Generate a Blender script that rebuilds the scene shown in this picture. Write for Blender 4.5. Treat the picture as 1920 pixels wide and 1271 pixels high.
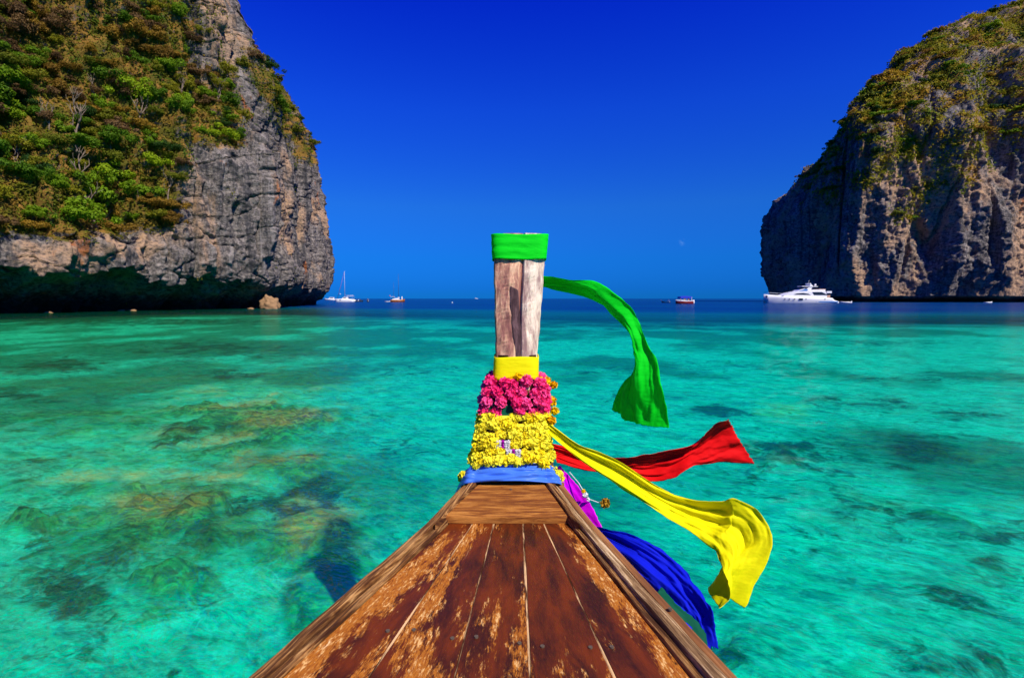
import bpy, math, random
import numpy as np
from mathutils import Vector, Matrix
R = math.radians
for o in list(bpy.data.objects): bpy.data.objects.remove(o)
scene = bpy.context.scene
col = scene.collection
random.seed(7); rng = np.random.RandomState(11)

# ------------------------------------------------------------------ camera
F = 960.0; CAMZ = 2.0; PITCH = R(4.5)
cam = bpy.data.cameras.new('camera'); cam.sensor_width = 36; cam.sensor_fit = 'HORIZONTAL'
cam.lens = 18.0; cam.clip_end = 60000; cam.clip_start = 0.05
co = bpy.data.objects.new('camera', cam); col.objects.link(co)
co.location = (0, 0, CAMZ); co.rotation_euler = (R(90) - PITCH, 0, 0)
scene.camera = co
# ------------------------------------------------------------------ sky and sun
SUN_EL, SUN_AZ = R(47), R(139)          # azimuth clockwise from +Y
world = bpy.data.worlds.new('World'); scene.world = world; world.use_nodes = True
wn = world.node_tree; wn.nodes.clear()
def wnode(t, **k):
    n = wn.nodes.new(t)
    for a, b in k.items(): setattr(n, a, b)
    return n
sky = wnode('ShaderNodeTexSky', sky_type='NISHITA', sun_disc=False, sun_elevation=SUN_EL, sun_rotation=SUN_AZ,
            altitude=0, air_density=1.0, dust_density=0.0, ozone_density=6.0)
# deep, polarised tropical blue: the sky's colour filtered by height above the horizon
geo = wnode('ShaderNodeTexCoord'); sxyz = wnode('ShaderNodeSeparateXYZ'); flt = wnode('ShaderNodeValToRGB')
el = flt.color_ramp.elements; el[0].position = 0.0; el[0].color = (0.003, 0.100, 0.46, 1); el[1].position = 1.0; el[1].color = (0.004, 0.050, 0.92, 1)
for p_, c_ in ((0.02, (0.0045, 0.105, 0.49)), (0.075, (0.010, 0.150, 0.51)), (0.17, (0.030, 0.198, 0.575)), (0.332, (0.020, 0.150, 0.80)), (0.485, (0.005, 0.070, 0.90))):
    e_ = el.new(p_); e_.color = (*c_, 1)
tint = wnode('ShaderNodeMix', data_type='RGBA', blend_type='MULTIPLY'); tint.inputs[0].default_value = 1; tint.clamp_result = False
gain = wnode('ShaderNodeVectorMath', operation='SCALE'); gain.inputs[3].default_value = 1.6667
# one faint wisp of cloud low over the sea
tc = wnode('ShaderNodeTexCoord')
mp = wnode('ShaderNodeMapping'); mp.inputs['Scale'].default_value = (1, 1, 1)
dist = wnode('ShaderNodeVectorMath', operation='DISTANCE'); dist.inputs[1].default_value = Vector((0.3105, 0.945, 0.1025)).normalized()
cnz = wnode('ShaderNodeTexNoise'); cnz.inputs['Scale'].default_value = 140; cnz.inputs['Detail'].default_value = 4
cr = wnode('ShaderNodeMapRange'); cr.inputs[1].default_value = 0.008; cr.inputs[2].default_value = 0.0; cr.inputs[3].default_value = 0; cr.inputs[4].default_value = 0.42
cm = wnode('ShaderNodeMath', operation='MULTIPLY'); cnr = wnode('ShaderNodeMapRange'); cnr.inputs[1].default_value = 0.42; cnr.inputs[2].default_value = 0.75
cmix = wnode('ShaderNodeMix', data_type='RGBA'); cmix.inputs[7].default_value = (1.6, 3.6, 7.6, 1)
bg = wnode('ShaderNodeBackground'); bg.inputs['Strength'].default_value = 0.10
wo = wnode('ShaderNodeOutputWorld')
L = wn.links.new
L(geo.outputs['Generated'], sxyz.inputs[0]); L(sxyz.outputs[2], flt.inputs[0]); L(sky.outputs[0], tint.inputs[6]); L(flt.outputs[0], tint.inputs[7]); L(tint.outputs[2], gain.inputs[0])
L(tc.outputs['Generated'], dist.inputs[0]); L(tc.outputs['Generated'], cnz.inputs['Vector'])
L(dist.outputs['Value'], cr.inputs[0]); L(cr.outputs[0], cm.inputs[0]); L(cnr.outputs[0], cm.inputs[1]); L(cnz.outputs[0], cnr.inputs[0])
L(cm.outputs[0], cmix.inputs[0]); L(gain.outputs[0], cmix.inputs[6]); L(cmix.outputs[2], bg.inputs[0]); L(bg.outputs[0], wo.inputs[0])
sun = bpy.data.lights.new('sun', 'SUN'); sun.energy = 5.0; sun.angle = R(0.5); sun.color = (1.0, 0.94, 0.84)
so = bpy.data.objects.new('sun', sun); col.objects.link(so)
sdir = Vector((math.sin(SUN_AZ) * math.cos(SUN_EL), math.cos(SUN_AZ) * math.cos(SUN_EL), math.sin(SUN_EL)))
so.rotation_euler = sdir.to_track_quat('Z', 'Y').to_euler(); so.location = (20, -20, 60)
vs = scene.view_settings; vs.view_transform = 'Standard'; vs.look = 'None'; vs.exposure = 0.25; vs.gamma = 1; vs.use_curve_mapping = False
scene.cycles.use_denoising = True; scene.cycles.max_bounces = 5; scene.cycles.diffuse_bounces = 2; scene.cycles.glossy_bounces = 2; scene.cycles.transparent_max_bounces = 8; scene.cycles.use_adaptive_sampling = True; scene.cycles.adaptive_threshold = 0.03
scene.cycles.caustics_reflective = False; scene.cycles.caustics_refractive = False

# ------------------------------------------------------------------ helpers
CP, SP = math.cos(PITCH), math.sin(PITCH)
def P(px, py, Y):
    a = (px - 960) / F; b = (635.5 - py) / F
    t = Y / (CP + b * SP)
    return Vector((a * t, Y, CAMZ + t * (b * CP - SP)))
def ground_at(px, py, z=0.0):
    a = (px - 960) / F; b = (635.5 - py) / F
    t = (z - CAMZ) / (b * CP - SP)
    return Vector((a * t, t * (CP + b * SP), z))
def project(p):                                # numpy (n,3) -> pixel x, y
    y = p[:, 1]; z = p[:, 2] - CAMZ
    d = y * CP - z * SP; v = y * SP + z * CP
    d = np.where(d < 0.01, 0.01, d)
    return 960 + F * p[:, 0] / d, 635.5 - F * v / d
def tag(o, label=None, cat=None, group=None, kind=None):
    if label: o['label'] = label
    if cat: o['category'] = cat
    if group: o['group'] = group
    if kind: o['kind'] = kind
    return o
def empty(name, loc=(0, 0, 0), rz=0, label=None, cat=None, group=None):
    o = bpy.data.objects.new(name, None); col.objects.link(o); o.empty_display_size = 0.2
    o.location = loc; o.rotation_euler = (0, 0, rz); tag(o, label, cat, group); return o
def mesh(name, v, f, m, smooth=False):
    me = bpy.data.meshes.new(name)
    v = np.asarray(v, dtype=np.float32).reshape(-1, 3)
    if isinstance(f, np.ndarray):
        n, k = f.shape
        me.vertices.add(len(v)); me.vertices.foreach_set('co', v.ravel())
        me.loops.add(n * k); me.loops.foreach_set('vertex_index', f.astype(np.int32).ravel())
        me.polygons.add(n); me.polygons.foreach_set('loop_start', np.arange(0, n * k, k, dtype=np.int32))
        me.polygons.foreach_set('loop_total', np.full(n, k, dtype=np.int32))
        me.update(calc_edges=True)
    else:
        me.from_pydata([tuple(map(float, q)) for q in v], [], f)
    if smooth: me.polygons.foreach_set('use_smooth', np.ones(len(me.polygons), dtype=bool))
    if m: me.materials.append(m)
    me.validate(); return me
def obj(name, me, parent=None, loc=(0, 0, 0)):
    o = bpy.data.objects.new(name, me); col.objects.link(o); o.location = loc
    if parent: o.parent = parent
    return o
def part(name, v, f, m, parent=None, smooth=False, bevel=0, solid=0, sub=0):
    """v in world coordinates; the part is moved into the space of its parent chain (roots have no scale here)."""
    off = Vector((0, 0, 0)); q = parent; chain = []
    M = Matrix.Identity(4)
    while q is not None: chain.append(q); q = q.parent
    for q in reversed(chain): M = M @ (Matrix.Translation(q.location) @ q.rotation_euler.to_matrix().to_4x4())
    Mi = M.inverted()
    vv = [Mi @ Vector(x) for x in v]
    o = obj(name, mesh(name, vv, f, m, smooth), parent)
    if solid:
        s = o.modifiers.new('s', 'SOLIDIFY'); s.thickness = solid; s.offset = 0
    if sub:
        s = o.modifiers.new('d', 'SUBSURF'); s.levels = sub; s.render_levels = sub
    if bevel:
        b = o.modifiers.new('b', 'BEVEL'); b.width = bevel; b.segments = 2; b.limit_method = 'ANGLE'; b.angle_limit = R(40)
    return o
def attr(me, name, vals):
    a = me.attributes.new(name, 'FLOAT', 'POINT'); a.data.foreach_set('value', np.asarray(vals, dtype=np.float32).ravel())
def gridfaces(nu, nv, closed=False):
    i, j = np.meshgrid(np.arange(nu if closed else nu - 1), np.arange(nv - 1), indexing='ij')
    i2 = (i + 1) % nu
    return np.stack([i * nv + j, i2 * nv + j, i2 * nv + j + 1, i * nv + j + 1], -1).reshape(-1, 4)
# numpy gradient noise
_pr = np.random.RandomState(3); _perm = _pr.permutation(256); _g = _pr.normal(size=(256, 3)); _g /= np.linalg.norm(_g, axis=1)[:, None]
def pn(p):
    p = np.asarray(p, dtype=np.float64); i = np.floor(p).astype(np.int64); f = p - i; u = f * f * f * (f * (f * 6 - 15) + 10)
    out = np.zeros(len(p))
    for dx in (0, 1):
        hx = _perm[(i[:, 0] + dx) & 255]; wx = u[:, 0] if dx else 1 - u[:, 0]
        for dy in (0, 1):
            hy = _perm[(hx + i[:, 1] + dy) & 255]; wy = wx * (u[:, 1] if dy else 1 - u[:, 1])
            for dz in (0, 1):
                g = _g[_perm[(hy + i[:, 2] + dz) & 255]]
                d = g[:, 0] * (f[:, 0] - dx) + g[:, 1] * (f[:, 1] - dy) + g[:, 2] * (f[:, 2] - dz)
                out += d * wy * (u[:, 2] if dz else 1 - u[:, 2])
    return out * 1.6
def fbm(p, o=4, gain=0.5):
    s = np.zeros(len(p)); a = 1.0; p = np.array(p, dtype=np.float64)
    for k in range(o): s += a * pn(p + 17.3 * k); a *= gain; p = p * 2.03
    return s
def ridged(p, o=3):
    s = np.zeros(len(p)); a = 1.0; p = np.array(p, dtype=np.float64)
    for k in range(o): s += a * (1 - 2 * np.abs(pn(p + 9.1 * k))); a *= 0.5; p = p * 2.1
    return s
def sstep(a, b, x): t = np.clip((x - a) / (b - a), 0, 1); return t * t * (3 - 2 * t)

# ------------------------------------------------------------------ node shorthand
class NT:
    def __init__(s, name):
        s.m = bpy.data.materials.new(name); s.m.use_nodes = True; s.t = s.m.node_tree; s.t.nodes.clear()
        s.out = s.t.nodes.new('ShaderNodeOutputMaterial')
    def n(s, t, ins=None, **k):
        x = s.t.nodes.new(t)
        for a, b in k.items(): setattr(x, a, b)
        for a, b in (ins or {}).items(): s.set(x.inputs[a], b)
        return x
    def set(s, i, v):
        if isinstance(v, bpy.types.NodeSocket): s.t.links.new(v, i)
        elif isinstance(v, bpy.types.Node): s.t.links.new(v.outputs[0], i)
        elif isinstance(v, (tuple, list)) and len(v) == 3 and i.type == 'RGBA': i.default_value = (*v, 1)
        else: i.default_value = v
    def coord(s, kind='Object'): return s.n('ShaderNodeTexCoord').outputs[kind]
    def pos(s): return s.n('ShaderNodeNewGeometry').outputs['Position']
    def map(s, v, scale=(1, 1, 1), rot=(0, 0, 0), loc=(0, 0, 0)):
        return s.n('ShaderNodeMapping', {'Vector': v, 'Scale': scale, 'Rotation': rot, 'Location': loc}).outputs[0]
    def noise(s, v, scale, detail=4, rough=0.55, dist=0, w=None):
        x = s.n('ShaderNodeTexNoise', {'Vector': v, 'Scale': scale, 'Detail': detail, 'Roughness': rough, 'Distortion': dist})
        if w is not None:
            x.noise_dimensions = '4D'; s.set(x.inputs['W'], w)
        return x.outputs[0]
    def ramp(s, v, a, b, lo=0.0, hi=1.0):
        return s.n('ShaderNodeMapRange', {0: v, 1: a, 2: b, 3: lo, 4: hi}, interpolation_type='SMOOTHSTEP').outputs[0]
    def math(s, op, a, b=0.0, clamp=False):
        return s.n('ShaderNodeMath', {0: a, 1: b}, operation=op, use_clamp=clamp).outputs[0]
    def mix(s, f, a, b, blend='MIX'):
        return s.n('ShaderNodeMix', {0: f, 6: a, 7: b}, data_type='RGBA', blend_type=blend).outputs[2]
    def attr(s, name): return s.n('ShaderNodeAttribute', attribute_name=name).outputs['Fac']
    def rand(s): return s.n('ShaderNodeObjectInfo').outputs['Random']
    def bump(s, h, strength=0.5, dist=0.02, normal=None):
        x = s.n('ShaderNodeBump', {'Height': h, 'Strength': strength, 'Distance': dist})
        if normal is not None: s.set(x.inputs['Normal'], normal)
        return x.outputs[0]
    def bsdf(s, c, rough=0.6, normal=None, spec=0.3, **k):
        x = s.n('ShaderNodeBsdfPrincipled', {'Base Color': c, 'Roughness': rough, 'Specular IOR Level': spec})
        for a, b in k.items(): s.set(x.inputs[a.replace('_', ' ')], b)
        if normal is not None: s.set(x.inputs['Normal'], normal)
        return x.outputs[0]
    def done(s, sh): s.t.links.new(sh, s.out.inputs[0]); return s.m
def plain(name, c, rough=0.5, spec=0.4, var=0.12, scale=6):
    t = NT(name); n = t.noise(t.coord(), scale, 4)
    dark = tuple(x * (1 - 2 * var) for x in c)
    return t.done(t.bsdf(t.mix(n, dark, c), rough, None, spec))

# --- wood
def grain(t): return t.n('ShaderNodeCombineXYZ', {0: t.attr('gu'), 1: t.attr('gv')}).outputs[0]
def wood_varnish():
    t = NT('worn_varnished_wood'); c = grain(t); r = t.math('MULTIPLY', t.rand(), 37.0)
    wear = t.attr('wear')
    big = t.noise(t.map(c, (6.5, 1.4, 5.0)), 1.7, 5, 0.6, 0.25, r)
    mid = t.noise(t.map(c, (42, 15, 26)), 1.0, 5, 0.65, 0.15, r)
    fine = t.noise(t.map(c, (220, 50, 150)), 1.0, 4, 0.7, 0.0, r)
    m = t.math('ADD', t.math('MULTIPLY', big, 0.95), t.math('MULTIPLY', mid, 0.45))
    m = t.math('ADD', m, t.math('MULTIPLY', fine, 0.30))
    m = t.math('ADD', m, t.math('MULTIPLY', wear, 0.30))
    orange = t.ramp(m, 1.03, 1.12); pale = t.ramp(m, 1.27, 1.33)
    dk = t.ramp(t.noise(t.map(c, (7, 2.2, 7)), 2.0, 5, 0.6, 0.6, r), 0.35, 0.65)
    base = t.mix(dk, (0.036, 0.009, 0.004), (0.150, 0.026, 0.003))
    base = t.mix(t.math('MULTIPLY', t.ramp(fine, 0.4, 0.75), 0.35), base, (0.17, 0.032, 0.006))
    org = t.mix(t.ramp(fine, 0.3, 0.7), (0.24, 0.055, 0.005), (0.50, 0.175, 0.016))
    hair = t.noise(t.map(c, (170, 48, 1)), 1.0, 3, 0.7, 0.3, r)
    org = t.mix(t.math('MULTIPLY', t.ramp(t.math('ADD', t.math('MULTIPLY', hair, 0.6), t.math('MULTIPLY', mid, 0.55)), 0.60, 0.70), 0.85), org, (0.82, 0.50, 0.17))
    org = t.mix(t.math('MULTIPLY', t.ramp(hair, 0.42, 0.30), 0.8), org, (0.14, 0.025, 0.005))
    col_ = t.mix(orange, base, org); col_ = t.mix(pale, col_, (0.85, 0.60, 0.29))
    col_ = t.mix(t.math('MULTIPLY', t.ramp(hair, 0.62, 0.74), 0.35), col_, (0.30, 0.075, 0.012))
    specks = t.ramp(t.noise(t.map(c, (60, 34, 60)), 1.0, 3, 0.6, 0.2, r), 0.735, 0.76)
    col_ = t.mix(specks, col_, (0.78, 0.50, 0.20))
    scr = t.ramp(t.noise(t.map(c, (90, 2.2, 60), (0, 0, 0.35)), 1.0, 2, 0.5, 0.0, r), 0.75, 0.765)
    col_ = t.mix(t.math('MULTIPLY', scr, 0.6), col_, (0.6, 0.36, 0.15))
    h = t.math('SUBTRACT', fine, t.math('MULTIPLY', orange, 0.7))
    return t.done(t.bsdf(col_, t.ramp(orange, 0, 1, 0.40, 0.7), t.bump(h, 0.6, 0.003), 0.2))
def wood_raw(name, light, midc, dark, amount=0.5, along=(40, 3.5, 40), stain=0.6, gr=False):
    t = NT(name); c = grain(t) if gr else t.coord(); r = t.math('MULTIPLY', t.rand(), 19.0)
    g = t.noise(t.map(c, along), 1.0, 6, 0.7, 0.6, r)
    g2 = t.noise(t.map(c, tuple(x * 3.5 for x in along)), 1.0, 4, 0.7, 0.0, r)
    s = t.noise(t.map(c, tuple(max(2.0, x * 0.22) for x in along)), 1.0, 5, 0.65, 0.7, r)
    k = t.mix(t.ramp(g, 0.36, 0.62), dark, midc); k = t.mix(t.ramp(t.math('ADD', g, t.math('MULTIPLY', g2, 0.35)), 0.66, 0.86), k, light)
    k = t.mix(t.math('MULTIPLY', t.ramp(s, 0.53, 0.66), stain), k, dark)
    k = t.mix(t.math('MULTIPLY', t.ramp(s, 0.46, 0.36), amount), k, light)
    return t.done(t.bsdf(k, 0.75, t.bump(t.math('ADD', g, g2), 0.6, 0.004), 0.2))
M = {}
M['varnish'] = wood_varnish()
M['gun_dark'] = wood_raw('weathered_brown_rail', (0.62, 0.35, 0.12), (0.25, 0.098, 0.020), (0.040, 0.013, 0.005), 0.35, (130, 5, 60), 0.75, True)
M['gun_pale'] = wood_raw('pale_weathered_plank', (0.72, 0.52, 0.28), (0.50, 0.30, 0.12), (0.10, 0.045, 0.015), 0.8, (110, 4.5, 45), 0.7, True)
M['strip'] = wood_raw('brown_rub_strip', (0.42, 0.19, 0.06), (0.30, 0.12, 0.035), (0.16, 0.06, 0.02), 0.5, (50, 2, 30), 0.25, True)
M['board'] = wood_raw('bow_board_wood', (0.50, 0.21, 0.04), (0.34, 0.115, 0.014), (0.14, 0.036, 0.007), 0.5, (6, 75, 60), 0.35)
M['post'] = wood_raw('bleached_post_wood', (0.84, 0.70, 0.52), (0.62, 0.45, 0.33), (0.22, 0.115, 0.11), 0.8, (24, 24, 3.2), 0.55)
M['post_red'] = wood_raw('reddish_post_wood', (0.84, 0.55, 0.32), (0.60, 0.30, 0.18), (0.23, 0.085, 0.07), 0.85, (24, 24, 3.0), 0.65)
M['wedge'] = wood_raw('dark_wedge_wood', (0.17, 0.09, 0.09), (0.10, 0.05, 0.05), (0.04, 0.018, 0.02), 0.3, (40, 40, 3), 0.4)
t = NT('pale_seam_filler'); n_ = t.noise(t.map(grain(t), (60, 5, 1)), 1.0, 5, 0.65, 0.3, t.math('MULTIPLY', t.rand(), 9.0))
M['caulk'] = t.done(t.bsdf(t.mix(t.ramp(n_, 0.40, 0.58), (0.05, 0.016, 0.006), (0.72, 0.45, 0.20)), 0.8, None, 0.1))
M['hull'] = wood_raw('hull_plank_wood', (0.35, 0.18, 0.07), (0.2, 0.08, 0.025), (0.06, 0.02, 0.01), 0.4, (20, 2, 20), 0.4)
M['steel'] = plain('screw_metal', (0.17, 0.12, 0.075), 0.6, 0.3, 0.4, 300)
# --- cloth and flowers
def cloth(name, c, rough=0.75, sheen=0.2, trans=0.24, weave=900):
    t = NT(name); uv = t.coord()
    n = t.noise(t.map(uv, (1, 1, 1)), 14, 4); w = t.noise(uv, weave, 2)
    cc = t.mix(t.ramp(n, 0.3, 0.7), tuple(x * 0.94 for x in c), c)
    nb = t.bump(t.math('ADD', t.noise(t.map(uv, (1, 1, 3)), 9, 2), t.math('MULTIPLY', w, 0.01)), 0.3, 0.02)
    a = t.bsdf(cc, rough, nb, 0.15)
    tr = t.n('ShaderNodeBsdfTranslucent', {'Color': cc, 'Normal': nb})
    return t.done(t.n('ShaderNodeMixShader', {0: trans, 1: a, 2: tr.outputs[0]}).outputs[0])
M['green'] = cloth('green_cloth', (0.0, 0.78, 0.014)); M['yellow'] = cloth('yellow_cloth', (0.96, 0.86, 0.0))
M['red'] = cloth('red_cloth', (0.86, 0.002, 0.004)); M['magenta'] = cloth('magenta_cloth', (0.92, 0.0, 0.90))
M['blue'] = cloth('royal_blue_cloth', (0.003, 0.012, 0.60)); M['satin'] = cloth('light_blue_satin', (0.06, 0.19, 0.70), 0.33, 0.2, 0.1)
M['dkgreen'] = cloth('dark_green_cloth', (0.0, 0.10, 0.05))
def petal(name, a, b):
    t = NT(name); n = t.noise(t.coord(), 70, 3); r = t.rand()
    k = t.mix(t.ramp(t.math('ADD', n, t.math('MULTIPLY', r, 0.25)), 0.4, 0.85), a, b)
    d = t.bsdf(k, 0.7, None, 0.1); tr = t.n('ShaderNodeBsdfTranslucent', {'Color': k})
    return t.done(t.n('ShaderNodeMixShader', {0: 0.18, 1: d, 2: tr.outputs[0]}).outputs[0])
M['pink'] = petal('pink_petals', (1.0, 0.008, 0.17), (1.0, 0.13, 0.38)); M['marigold'] = petal('yellow_petals', (0.98, 0.74, 0.0), (1.0, 0.93, 0.06))
M['orange'] = petal('orange_petals', (0.86, 0.42, 0.0), (0.92, 0.62, 0.0)); M['whitep'] = petal('white_petals', (0.8, 0.76, 0.72), (0.88, 0.86, 0.84))
M['purple'] = petal('purple_petals', (0.42, 0.0, 0.36), (0.6, 0.01, 0.5)); M['dryp'] = petal('dry_petals', (0.34, 0.16, 0.01), (0.5, 0.28, 0.02))
M['leafbit'] = petal('green_leaf', (0.03, 0.12, 0.01), (0.08, 0.2, 0.02))
# --- boats
M['white'] = plain('white_gelcoat', (0.80, 0.79, 0.76), 0.3, 0.5, 0.04, 1.5); M['cream'] = plain('cream_paint', (0.7, 0.64, 0.5), 0.4)
M['glass'] = plain('dark_window', (0.02, 0.025, 0.04), 0.12, 0.6, 0.1); M['bluescreen'] = plain('blue_windscreen', (0.05, 0.2, 0.5), 0.15, 0.6, 0.1)
M['alloy'] = plain('mast_alloy', (0.55, 0.57, 0.6), 0.35); M['darkmast'] = plain('dark_mast', (0.05, 0.06, 0.09), 0.5)
M['redhull'] = plain('dark_red_hull', (0.22, 0.015, 0.012), 0.35); M['bluecan'] = plain('blue_awning', (0.012, 0.03, 0.5), 0.7)
M['brownhull'] = plain('varnished_hull', (0.32, 0.10, 0.02), 0.35); M['black'] = plain('black_rubber', (0.012, 0.012, 0.014), 0.6)
M['tan'] = plain('tan_cushion', (0.5, 0.3, 0.2), 0.7); M['redsail'] = plain('furled_red_sail', (0.4, 0.04, 0.05), 0.8)
M['teal'] = plain('blue_bow_shade', (0.10, 0.2, 0.26), 0.3); M['clothred'] = plain('red_shirt', (0.5, 0.03, 0.03), 0.8); M['skin'] = plain('skin', (0.42, 0.22, 0.14), 0.6)
# --- rock, foliage
def rock(name, s=1.0, tanbias=0.0):
    t = NT(name); p = t.pos()
    big = t.noise(t.map(p, (0.10 / s, 0.10 / s, 0.055 / s)), 1.0, 5, 0.6, 0.4)
    streak = t.noise(t.map(p, (0.8 / s, 0.8 / s, 0.035 / s)), 1.0, 6, 0.65, 0.5)
    fine = t.noise(t.map(p, (1.6 / s, 1.6 / s, 2.2 / s)), 1.0, 8, 0.7, 0.3)
    crack = t.noise(t.map(p, (0.42 / s, 0.42 / s, 0.62 / s)), 1.0, 9, 0.72, 1.0)
    c = t.mix(t.ramp(fine, 0.34, 0.70), (0.052, 0.046, 0.043), (0.30, 0.255, 0.215))
    c = t.mix(t.math('MULTIPLY', t.ramp(streak, 0.50, 0.62), 0.8), c, (0.040, 0.040, 0.043))
    c = t.mix(t.math('MULTIPLY', t.ramp(streak, 0.44, 0.34), 0.5), c, (0.36, 0.31, 0.27))
    ta = t.ramp(t.math('ADD', big, tanbias), 0.50, 0.62)
    c = t.mix(t.math('MULTIPLY', ta, t.ramp(fine, 0.3, 0.6)), c, t.mix(streak, (0.46, 0.24, 0.10), (0.42, 0.30, 0.20)))
    c = t.mix(t.math('MULTIPLY', t.ramp(t.noise(t.map(p, (0.22 / s, 0.22 / s, 0.10 / s), (0.3, 0, 0), (7, 3, 1)), 1.0, 6, 0.65, 0.5), 0.62, 0.70), 0.8), c, (0.40, 0.13, 0.035))
    c = t.mix(t.math('MULTIPLY', t.ramp(crack, 0.44, 0.36), 0.7), c, (0.028, 0.028, 0.034))
    veg = t.attr('veg')
    gz = t.n('ShaderNodeSeparateXYZ', {0: t.n('ShaderNodeNewGeometry').outputs['Normal']}).outputs[2]
    vm = t.math('ADD', t.math('MULTIPLY', veg, 0.62), t.math('MULTIPLY', gz, 0.35)); vm = t.math('ADD', vm, t.math('MULTIPLY', t.math('SUBTRACT', fine, 0.5), 0.9))
    gcol = t.mix(t.ramp(t.noise(t.map(p, (0.3 / s, 0.3 / s, 0.3 / s)), 1.0, 5, 0.6), 0.38, 0.62), (0.10, 0.085, 0.012), (0.26, 0.135, 0.028))
    c = t.mix(t.ramp(vm, 0.36, 0.55), c, gcol)
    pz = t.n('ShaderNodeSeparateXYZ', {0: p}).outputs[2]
    c = t.mix(t.ramp(t.math('ADD', pz, t.math('MULTIPLY', fine, 2.0)), 4.4, 2.2, 0, 0.85), c, (0.012, 0.012, 0.012))   # tide-line algae band, painted higher to put in the cave's shade
    h = t.math('ADD', t.math('MULTIPLY', fine, 0.7), t.math('ADD', t.math('MULTIPLY', crack, 0.7), t.math('MULTIPLY', streak, 0.8)))
    return t.done(t.bsdf(c, 0.9, t.bump(h, 1.0, 0.38 * s), 0.1))
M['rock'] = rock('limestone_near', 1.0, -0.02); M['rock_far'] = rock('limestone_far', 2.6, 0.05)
M['boulder'] = plain('tan_boulder_rock', (0.46, 0.27, 0.13), 0.9, 0.1, 0.35, 1.3)
def leaf(name, a, b, s=3.0, tr=0.35):
    t = NT(name); p = t.pos(); n = t.noise(p, s, 3); r = t.rand()
    k = t.mix(t.ramp(t.math('ADD', n, t.math('MULTIPLY', t.math('SUBTRACT', r, 0.5), 0.5)), 0.3, 0.75), a, b)
    d = t.bsdf(k, 0.65, None, 0.15); q = t.n('ShaderNodeBsdfTranslucent', {'Color': k})
    return t.done(t.n('ShaderNodeMixShader', {0: tr, 1: d, 2: q.outputs[0]}).outputs[0])
LEAF = {'green': leaf('leaf_green', (0.07, 0.15, 0.004), (0.17, 0.28, 0.006)), 'bright': leaf('leaf_bright', (0.14, 0.25, 0.005), (0.29, 0.39, 0.007)),
        'olive': leaf('leaf_olive', (0.13, 0.15, 0.008), (0.27, 0.25, 0.010)), 'ochre': leaf('leaf_ochre', (0.18, 0.10, 0.012), (0.34, 0.20, 0.018)),
        'dark': leaf('leaf_dark', (0.018, 0.055, 0.006), (0.045, 0.10, 0.010)), 'brown': leaf('leaf_brown', (0.11, 0.060, 0.022), (0.20, 0.115, 0.040))}
def scrubmat(name, s, c1=(0.07, 0.14, 0.008), c2=(0.17, 0.17, 0.010), c3=(0.30, 0.18, 0.022)):
    t = NT(name); p = t.pos(); n = t.noise(p, s, 4, 0.65); n2 = t.noise(p, s * 5, 3)
    k = t.mix(t.ramp(n, 0.36, 0.50), c1, c2); k = t.mix(t.ramp(n, 0.54, 0.62), k, c3); k = t.mix(t.ramp(n, 0.66, 0.72), k, (0.16, 0.09, 0.03))
    k = t.mix(t.math('MULTIPLY', n2, 0.5), k, (0.04, 0.05, 0.008))
    d = t.bsdf(k, 0.7, None, 0.1); q = t.n('ShaderNodeBsdfTranslucent', {'Color': k})
    return t.done(t.n('ShaderNodeMixShader', {0: 0.3, 1: d, 2: q.outputs[0]}).outputs[0])
M['scrub'] = scrubmat('cliff_scrub', 0.22); M['scrub_far'] = scrubmat('far_scrub', 0.06, (0.13, 0.19, 0.008), (0.36, 0.31, 0.012), (0.52, 0.30, 0.02))
M['bark'] = plain('pale_bark', (0.30, 0.22, 0.15), 0.9, 0.1, 0.3, 5)

# ------------------------------------------------------------------ sea bed and water
def polar(nr, na, r0, r1, a0=-math.pi, a1=math.pi):
    r = np.concatenate([[0.0], r0 * (r1 / r0) ** np.linspace(0, 1, nr - 1)]); a = np.linspace(a0, a1, na)
    RR, AA = np.meshgrid(r, a, indexing='ij')
    return (RR * np.sin(AA)).ravel(), (RR * np.cos(AA)).ravel(), gridfaces(nr, na)
def uneven_angles(nfront, nback):
    return np.concatenate([np.linspace(-math.pi, -1.0, nback, endpoint=False), np.linspace(-1.0, 1.0, nfront, endpoint=False), np.linspace(1.0, math.pi, nback + 1)])
def radial(nr, ang, r0, r1):
    r = np.concatenate([[0.0], r0 * (r1 / r0) ** np.linspace(0, 1, nr - 1)])
    RR, AA = np.meshgrid(r, ang, indexing='ij')
    return (RR * np.sin(AA)).ravel(), (RR * np.cos(AA)).ravel(), gridfaces(nr, len(ang))
def deepness(x, y):
    w = 9 * fbm(np.stack([x / 60, y / 60, 0 * x], 1), 3)
    edge = np.interp(x, [-90, -55, -30, 0, 60, 140, 300], [105, 112, 84, 68, 64, 62, 90])
    d = sstep(-44, 30, y - edge + 1.5 * w) ** 1.35
    d = np.maximum(d, sstep(70, 160, np.abs(x) + 0 * y) * sstep(-200, 60, y) * (x > 0))
    return d
BED = -0.8
x, y, fa = radial(330, uneven_angles(420, 40), 0.9, 9000)
rr = np.hypot(x, y); p2 = np.stack([x, y, 0 * x], 1)
dp = deepness(x, y)
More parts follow.
